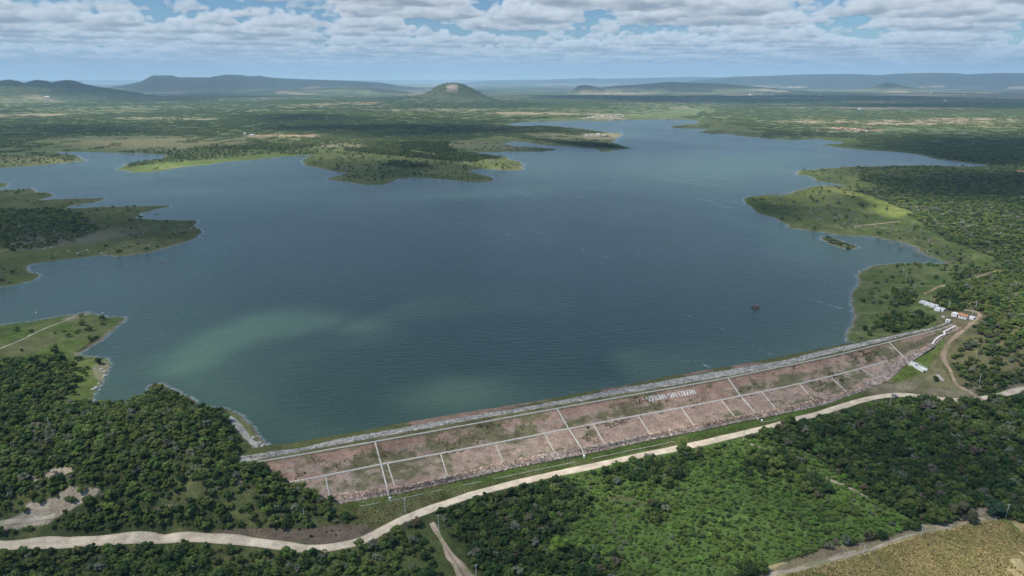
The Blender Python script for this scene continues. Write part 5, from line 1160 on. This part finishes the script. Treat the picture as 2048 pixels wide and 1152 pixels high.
# gutter at the dam foot, broken by grass
M_GUT = plain('mossy_concrete', (.27,.26,.20), .95, .35, .5)
gp = drape([(720,1013),(751,1008),(809,997),(850,987),(895,977.6),(934,970),(1020,952),(1110,933),(1210,912),(1300,894),(1384,876),(1434,865.6),(1471,856.5),(1560,838)], 1.5)
gap = fbm(gp[:, 0], gp[:, 1], 22, 111, 3); V, F = [], []; m = MB(); last = None
zz = land_i(gp[:, 0], gp[:, 1])
runs = []
for k in range(len(gp)-1):
    if gap[k] > -.04:
        if k and gap[k-1] > -.04 and runs: runs[-1].append(k)
        else: runs.append([k])
for run in runs:
    m = MB(); g0 = gp[run[0]]
    for k in run: m.bar((gp[k, 0]-g0[0], gp[k, 1]-g0[1], zz[k]+.12), (gp[k+1, 0]-g0[0], gp[k+1, 1]-g0[1], zz[k+1]+.12), .55, .34)
    gt = m.build('foot_gutter', M_GUT); gt.location = (g0[0], g0[1], 0); tag(gt, 'length of thin pale concrete gutter in the grass along the dam foot', 'gutter', 'lengths of gutter along the dam foot')
# marker stones
for (a, b), lab in (((780,998),'white marker block at the foot of the left full-height drain'),((1168,914),'white marker block at the foot of the second full-height drain'),((1523.5,842),'white marker block at the foot of the third full-height drain')):
    p = surf(a, b); mk = MB(); mk.box((0, 0, .3), (1.1, 1.1, 1.2)); mk.box((0, 0, .99), (.7, .7, .2)); o = mk.build('marker_block', M_WALL); o.location = p; o.rotation_euler = (0, 0, facing(p)); tag(o, lab, 'marker block', 'marker blocks at the drain ends')
# ------------------------------------------------------------------ parked car
M_CARP = plain('silver_paint', (.34,.35,.36), .35, .05, 3.0, .5, .3); M_GLASS = plain('dark_glass', (.03,.035,.04), .1, .05, 1.0, .5); M_TYRE = plain('tyre', (.025,.025,.025), .9, .1, 4.0); M_RIM = plain('rim', (.45,.45,.45), .4, .1, 4.0, .5, .6); M_LAMP = plain('lamp_glass', (.7,.7,.66), .2, .05, 1.0, .5)
cpz = surf(1789, 793); car = tag(empty('parked_car', cpz+Vector((0, 0, .16)), facing(cpz)+.12), 'silver grey car parked on the edge of the pale road above the dark trees', 'car')
def loft(sections):
    m = MB(); k = len(sections[0]); V = [p for s in sections for p in s]; F = []
    for i in range(len(sections)-1):
        for j in range(k): F.append((i*k+j, i*k+(j+1) % k, (i+1)*k+(j+1) % k, (i+1)*k+j))
    F += [tuple(range(k-1, -1, -1)), tuple(range((len(sections)-1)*k, len(sections)*k))]
    return m.quadmesh(V, F)
def sect(x, w, z0, z1, r=.12): return [(x, -w/2, z0+r), (x, -w/2+r, z0), (x, w/2-r, z0), (x, w/2, z0+r), (x, w/2, z1-r), (x, w/2-r, z1), (x, -w/2+r, z1), (x, -w/2, z1-r)]
loft([sect(-2.1,1.45,.42,.80), sect(-1.95,1.66,.30,.92), sect(-.9,1.72,.26,.95), sect(.9,1.72,.26,.95), sect(1.7,1.66,.28,.84), sect(2.05,1.5,.36,.70)]).build('body', M_CARP, car)
loft([sect(-1.85,1.30,.93,.97,.02), sect(-1.35,1.30,.93,1.42,.08), sect(.15,1.30,.93,1.44,.08), sect(.95,1.36,.93,.97,.02)]).build('cabin', M_GLASS, car)
m = MB(); m.box((-.58, 0, 1.45), (1.45, 1.22, .06), taper=.94); m.build('roof_panel', M_CARP, car)
for x in (-1.3, 1.3):
    for y in (-.80, .80):
        m = MB(); m.tube((x, y-.1, .32), (x, y+.1, .32), .32, .32, 14); wh = m.build('wheel', M_TYRE, car); m = MB(); s = math.copysign(.105, y); m.tube((x, y+s*.9, .32), (x, y+s*1.1, .32), .19, .17, 10); m.build('rim', M_RIM, wh)
for y in (-.55, .55): m = MB(); m.box((2.0, y, .62), (.12, .3, .14)); m.build('headlight', M_LAMP, car)
# ------------------------------------------------------------------ grazing animals at the field corner
M_HIDE = plain('dark_hide', (.045,.036,.032), .8, .3, 3.0)
def make_animal(name):
    """a cow: one skinned body, head lowered"""
    J = [((0,0,1.05),.34),((-.55,0,1.08),.33),((-.80,0,1.05),.22),((.45,0,1.08),.36),((.72,0,1.12),.25),((1.05,0,1.05),.17),((1.30,0,.86),.15),((1.52,0,.64),.09),
         ((-.62,.22,.78),.20),((-.56,.24,.52),.10),((-.70,.24,.34),.075),((-.66,.24,.02),.07),((-.62,-.22,.78),.20),((-.56,-.24,.52),.10),((-.70,-.24,.34),.075),((-.66,-.24,.02),.07),
         ((.52,.22,.80),.16),((.50,.23,.45),.09),((.50,.23,.02),.065),((.52,-.22,.80),.16),((.50,-.23,.45),.09),((.56,-.23,.02),.065),((-.98,0,1.0),.05),((-1.04,0,.45),.035),((1.22,.24,1.0),.05),((1.22,-.24,1.0),.05)]
    E = [(0,1),(1,2),(0,3),(3,4),(4,5),(5,6),(6,7),(1,8),(8,9),(9,10),(10,11),(1,12),(12,13),(13,14),(14,15),(3,16),(16,17),(17,18),(3,19),(19,20),(20,21),(2,22),(22,23),(5,24),(5,25)]
    me = bpy.data.meshes.new(name); me.from_pydata([j[0] for j in J], E, []); o = bpy.data.objects.new(name, me); COL.objects.link(o)
    sk_ = o.modifiers.new('skin', 'SKIN'); o.modifiers.new('sub', 'SUBSURF').render_levels = 1
    if not me.skin_vertices: bpy.context.view_layer.objects.active = o; bpy.ops.mesh.customdata_skin_add() if False else None
    for v, (p, r_) in zip(me.skin_vertices[0].data if me.skin_vertices else [], J): v.radius = (r_, r_)
    if me.skin_vertices: me.skin_vertices[0].data[0].use_root = True
    me.materials.append(M_HIDE); return o
for (a, b), s, rz, lab in (((1996,1039),1.0,.3,'dark cow standing on bare sand beside the pole at the field corner'),((1950,1049.5),.72,2.2,'small dark calf on the sandy path by the dry field')):
    an = make_animal('cow'); p = surf(a, b); an.location = p+Vector((0, 0, .1)); an.scale = (s, s, s); an.rotation_euler = (0, 0, rz); tag(an, lab, 'cow')
# ------------------------------------------------------------------ rafts and floats on the lake
M_RUST = plain('rusty_red_steel', (.30,.15,.11), .8, .35, 2.0); M_PLANK = plain('weathered_plank', (.25,.17,.12), .9, .3, 2.0)
def make_raft(p, lab, k=1.0, rz=0.0, cabin=True):
    o = tag(empty('pump_raft' if cabin else 'fishing_raft', p, rz), lab, 'raft'); o.scale = (k, k, k)
    for y in (-1.5, 1.5): m = MB(); m.tube((-3.4, y, .1), (3.0, y, .1), .5, .5, 10); m.tube((3.0, y, .1), (3.6, y, .2), .5, .15, 10); m.build('pontoon', M_RUST, o)
    m = MB(); [m.box((-3.0+.62*q, 0, .68), (.56, 3.6, .1)) for q in range(10)]; m.build('deck', M_PLANK, o)
    m = MB(); m.box((-2.6, 0, 1.05), (1.2, 1.4, .66)); m.tube((-2.6, 0, 1.36), (-2.6, 0, 1.8), .3, .2, 8); m.build('pump', M_RUST, o)
    if cabin:
        for x in (-1.2, 2.0):
            for y in (-1.3, 1.3): m = MB(); m.tube((x, y, .72), (x, y, 2.75), .09, .09, 6); m.build('post', M_RUST, o)
        m = MB(); V = [(-1.5,-1.6,2.7),(2.3,-1.6,2.7),(2.3,0,3.25),(-1.5,0,3.25),(2.3,1.6,2.7),(-1.5,1.6,2.7)]; V += [(x, y, z+.08) for x, y, z in V]
        m.quadmesh(V, [(3,2,1,0),(5,4,2,3),(6,7,8,9),(9,8,10,11),(0,1,7,6),(4,5,11,10),(1,2,8,7),(2,4,10,8),(3,0,6,9),(5,3,9,11)]); m.build('canopy', M_RUST, o)
    return o
make_raft(Vector(unproj(1511, 615.5, 0)), 'rust red pump raft with canopy floating off the right end of the dam', 1.0, .15)
make_raft(Vector(unproj(313, 427.5, 0)), 'small dark reddish raft moored in the left cove', .75, .4, False)
make_raft(Vector(unproj(297, 425, 0)), 'tiny brownish raft close to the shore of the left cove', .55, 1.2, False)
make_raft(Vector(unproj(325, 524.5, 0)), 'small dark raft drifting alone off the left headland', .55, -.3, False)
for (a, b), lab in (((72.5,625.5),'white float on the water above the near left point, leftmost one'),((205.5,626.5),'white float on the water just off the tip of the near left point'),((406,477),'white float beside the rocky end of the left headland')):
    p = unproj(a, b, 0); m = MB(); m.tube((0, 0, -.3), (0, 0, .45), .7, .7, 12); m.tube((0, 0, .45), (0, 0, .7), .7, .3, 12); m.tube((0, 0, .7), (0, 0, 1.3), .08, .06, 6); o = m.build('float', M_WALL); o.location = p; tag(o, lab, 'float')
# ------------------------------------------------------------------ far villages
def make_house(wall, roof, w=9, d=7):
    o = empty('village_house', (0, 0, 0)); m = MB(); gable_walls(m, 0, 0, w, d, 3.2, 5.0); wl_ = m.build('wall', wall, o); m = MB(); gable(m, 0, 0, w, d, 3.25, 5.2, .5); m.build('roof', roof, o)
    m = MB(); m.box((-1, -d/2-.02, 1.1), (1, .1, 2.2)); m.build('door', M_PLAST, o); m = MB(); m.box((2, -d/2-.02, 1.7), (1.1, .1, 1.1)); m.build('window', M_PLAST, o); return o
VIL = [('orange roofed house of the hamlet in the fields across the lake', 'houses of the orange roofed hamlet', 0, 22, [(1676,260,1),(1690,259,1),(1698,262,1),(1705,260,1),(1713,258,1),(1720,262,1),(1727,260,1),(1735,263,1),(1742,257,1),(1750,262,1),(1684,257,1),(1668,257,1),(1758,264,1),(1712,264,1)]),
       ('white house of the village at the far end of the lake', 'houses of the lake head village', 1, 26, [(1195,234,1),(1205,233,1),(1214,232.5,1),(1222,234,1),(1232,231.5,1),(1240,230,1),(1186,235.5,1),(1176,236.5,1),(1246,232,1),(1166,238,1)]),
       ('white house on the far wooded promontory', 'houses on the promontory', 1, 26, [(1183,271,1),(1196,270,1),(1208,272,1),(1172,273,1)]),
       ('pale house scattered on the hazy plain', 'houses scattered on the far plain', 1, 40, [(640,214,1.4),(490,268,1),(95,196,1.6),(63,193,1.6),(1500,190,2),(1520,188,2),(1545,189,2),(1600,176,2.4),(1615,176,2.4),(1580,175,2.4),(1850,182,2.2),(1862,187,2),(1720,219,1.4),(1640,191,2),(1690,197,1.8),(1890,203,1.8),(1240,187,2),(1265,188,2),(1285,188,2),(1215,188,2),(1985,205,1.6),(1930,190,2)]),
       ('low white farmhouse with dark trees beside the tan field on the left plain', None, 1, 30, [(505,272,1)]),
       ('pale orange roofed cottage by the wood at the right picture edge', None, 0, 30, [(2040,346,1)])]
hA, hB = make_house(M_WALL, M_TILE), make_house(M_WALL, M_GREYR); fresh = {0: True, 1: True}
for lab, grp, kd, sp, pts in VIL:
    for q, (a, b, k) in enumerate(pts):
        src = (hA, hB)[kd]; o = src if fresh[kd] else copy_tree(src); fresh[kd] = False
        p = surf(a, b); o.location = p; o.rotation_euler = (0, 0, (a*1.7) % 1.2-.6); s = k*(1.05+.3*math.sin(a*3)); o.scale = (s*1.25, s, s); tag(o, lab, 'house', grp)

# ------------------------------------------------------------------ unseen cloud deck over the near country, shaped so its gaps give the sunlit patches
SHADE_BASE = .44
SUNSPOT = [ # picture centre, half axes, tilt, added light
 (470,693,130,20,-24,.85),(600,655,100,18,-10,1.0),(735,650,80,15,0,.6),(930,772,100,28,-8,1.1),(390,738,70,20,-20,.45),
 (1400,350,230,36,0,.55),(1480,325,160,25,0,.22),(940,390,170,14,0,.40),(330,388,130,12,5,.36),(1200,330,160,30,0,.15),
 (330,335,170,16,-5,.6),(90,325,130,12,0,.45),(900,330,140,18,4,.45),(980,345,70,14,0,.3),(700,290,120,8,0,.3),
 (175,755,80,46,30,.34),(60,700,120,50,0,.12),(250,880,330,120,10,.48),(60,780,80,40,0,.30),(150,1010,140,50,0,.20),
 (1710,415,120,30,20,.60),(1900,440,220,40,8,.50),(1990,345,60,12,0,.5),(1800,248,300,12,0,.55),(1560,236,160,6,0,.3),(1940,590,170,80,10,.35),(1930,710,140,70,0,.30),
 (1000,900,520,70,-12,.18),(1300,830,260,60,-12,.16),(1330,1010,260,100,20,.55),(1560,960,130,70,0,.20),(1990,1120,190,62,8,.85),(1800,1140,150,34,0,.45),(800,1060,200,40,0,.10),
 (560,272,140,6,0,.5),(350,240,200,5,0,.5),(1000,276,90,10,0,.35),(1190,271,80,8,0,.6),(1450,490,230,80,0,.24),(620,300,260,14,0,.25),(640,285,200,8,0,.3),(1380,228,160,8,0,.45),(840,232,260,8,0,.3),(300,288,200,10,0,.4),(1700,265,160,8,0,.4),(1620,286,60,8,0,.2),(640,205,300,6,0,.35),(905,180,70,20,0,.25),(1750,205,260,6,0,.35)]
GLOOM = [(1950,305,200,22,0,.34),(1900,380,220,16,0,.30),(1850,215,200,9,0,.34),(1460,205,200,9,0,.34),(1700,236,120,4,0,.2),(560,240,130,6,0,.40),(420,185,170,4,0,.4),(200,205,160,5,0,.2),(1600,270,90,7,0,.2),(1210,297,75,6,0,.42),(1090,300,60,5,0,.15),(1535,412,60,24,0,.22),(1340,197,150,5,0,.4),(1700,199,120,4,0,.3),(1150,193,120,4,0,.3),(760,262,260,10,0,.22),(620,260,110,4,0,.3),(140,470,240,40,0,.14),(780,345,110,14,0,.2),(1850,900,300,80,10,.14),(980,180,70,5,0,.3),(100,262,130,12,0,.2),(950,560,560,190,0,.22),(700,800,400,70,-8,.10)]
def sunlight(x, y):
    """how much direct sun the ground under the deck receives, 0..1"""
    px, py, dep = proj(x, y, np.zeros_like(x)); front = (dep > 50) & (py < 1400)
    n = fbm(x, y, 620, 121, 5, .55); d = np.hypot(x, y); wob = sm(2000, 9000, d)
    L = SHADE_BASE+.30*sm(1900, 4500, np.hypot(x, y))+n*.22+wob*(sm(-.1, .14, fbm(x*.7, y, 2600, 122, 4))-.40)*1.05
    sc = np.clip(FPX/np.maximum(dep, 100), 0, 4); jx = fbm(x, y, 230, 123, 3)*np.minimum(170*sc, 90); jy = fbm(x, y, 230, 124, 3)*np.minimum(150*sc, 70)*np.clip((py-158)/420, .02, 1)
    qx, qy = px+jx, py+jy
    for sgn, lst in ((1, SUNSPOT), (-2.0, GLOOM)):
        for cx, cy, rx, ry, tl, a in lst:
            t = rad(tl); u = (qx-cx)*math.cos(t)+(qy-cy)*math.sin(t); v = -(qx-cx)*math.sin(t)+(qy-cy)*math.cos(t)
            L = L+np.where(front, sgn*a*np.exp(-((u/rx)**2+(v/ry)**2)), 0)
    return np.clip(L, .10, 1.0)
CLOUD_Z = 1750.0
def build_clouds():
    X = np.r_[np.arange(-8600, -900, 80.0), np.arange(-900, 900, 17.0), np.arange(900, 8600, 80.0)]; Yv = np.r_[np.arange(-1500, 200, 50.0), np.arange(200, 1300, 17.0), np.arange(1300, 3000, 45.0), np.arange(3000, 13000, 80.0)]; gX, gY = np.meshgrid(X, Yv); x, y = gX.ravel(), gY.ravel()
    near_lim = np.hypot(x, y) < 12600
    Ls = sunlight(x, y); k = np.clip((1.0-Ls)*1.12, 0, 1)
    off = SUN[:2]/SUN[2]*CLOUD_Z; n = len(x)
    th = 60+260*k*(1+1.2*fbm(x, y, 300, 131, 4)); zb = CLOUD_Z+fbm(x, y, 900, 132, 3)*60; zt = zb+np.maximum(th, 10)
    cx, cy = x+off[0], y+off[1]
    m = len(X); i, j = np.meshgrid(np.arange(len(Yv)-1), np.arange(m-1), indexing='ij'); F = np.stack([i*m+j, i*m+j+1, (i+1)*m+j+1, (i+1)*m+j], -1).reshape(-1, 4)
    keep = ((k > .02) & near_lim)[F].all(1); F = F[keep]
    V = np.r_[np.c_[cx, cy, zb], np.c_[cx, cy, zt]]; F2 = np.r_[F[:, ::-1], F+n]; kk = np.r_[k, k]
    us = np.unique(F2); rm = np.full(2*n, -1); rm[us] = np.arange(len(us))
    mt_, N, L, b, out = nodes('cloud'); N.remove(b); at = N.new('ShaderNodeVertexColor'); at.layer_name = 'tone'; sp = N.new('ShaderNodeSeparateColor'); L.new(at.outputs[0], sp.inputs[0])
    tl = N.new('ShaderNodeBsdfTranslucent'); tl.inputs[0].default_value = (.35, .49, .72, 1); df = N.new('ShaderNodeBsdfDiffuse'); df.inputs[0].default_value = (.50, .58, .68, 1); mx = N.new('ShaderNodeMixShader'); mx.inputs[0].default_value = .62; L.new(df.outputs[0], mx.inputs[1]); L.new(tl.outputs[0], mx.inputs[2])
    tp = N.new('ShaderNodeBsdfTransparent'); m2 = N.new('ShaderNodeMixShader'); L.new(sp.outputs[0], m2.inputs[0]); L.new(tp.outputs[0], m2.inputs[1]); L.new(mx.outputs[0], m2.inputs[2]); L.new(m2.outputs[0], out.inputs[0])
    dens = 1-np.sqrt(1-np.minimum(kk, .93)); c = np.repeat(dens[us][:, None], 3, 1)
    tag(mesh_obj('shade_clouds', V[us], rm[F2], mt_, smooth=True, color=c), 'unseen broken cloud layer shaped to shade the lake and land', 'cloud', kind='stuff')
build_clouds()

# ------------------------------------------------------------------ the air
def build_haze():
    m = bpy.data.materials.new('air'); m.use_nodes = True; nt = m.node_tree; nt.nodes.clear(); out = nt.nodes.new('ShaderNodeOutputMaterial'); v = nt.nodes.new('ShaderNodeVolumePrincipled')
    v.inputs['Color'].default_value = (.50, .76, 1.0, 1); v.inputs['Density'].default_value = HAZE; v.inputs['Anisotropy'].default_value = .0; nt.links.new(v.outputs[0], out.inputs['Volume'])
    mb = MB(); mb.box((0, 0, 215), (170000, 170000, 470)); o = mb.build('haze', m); tag(o, kind='stuff')
HAZE = 4.2e-5
build_haze()
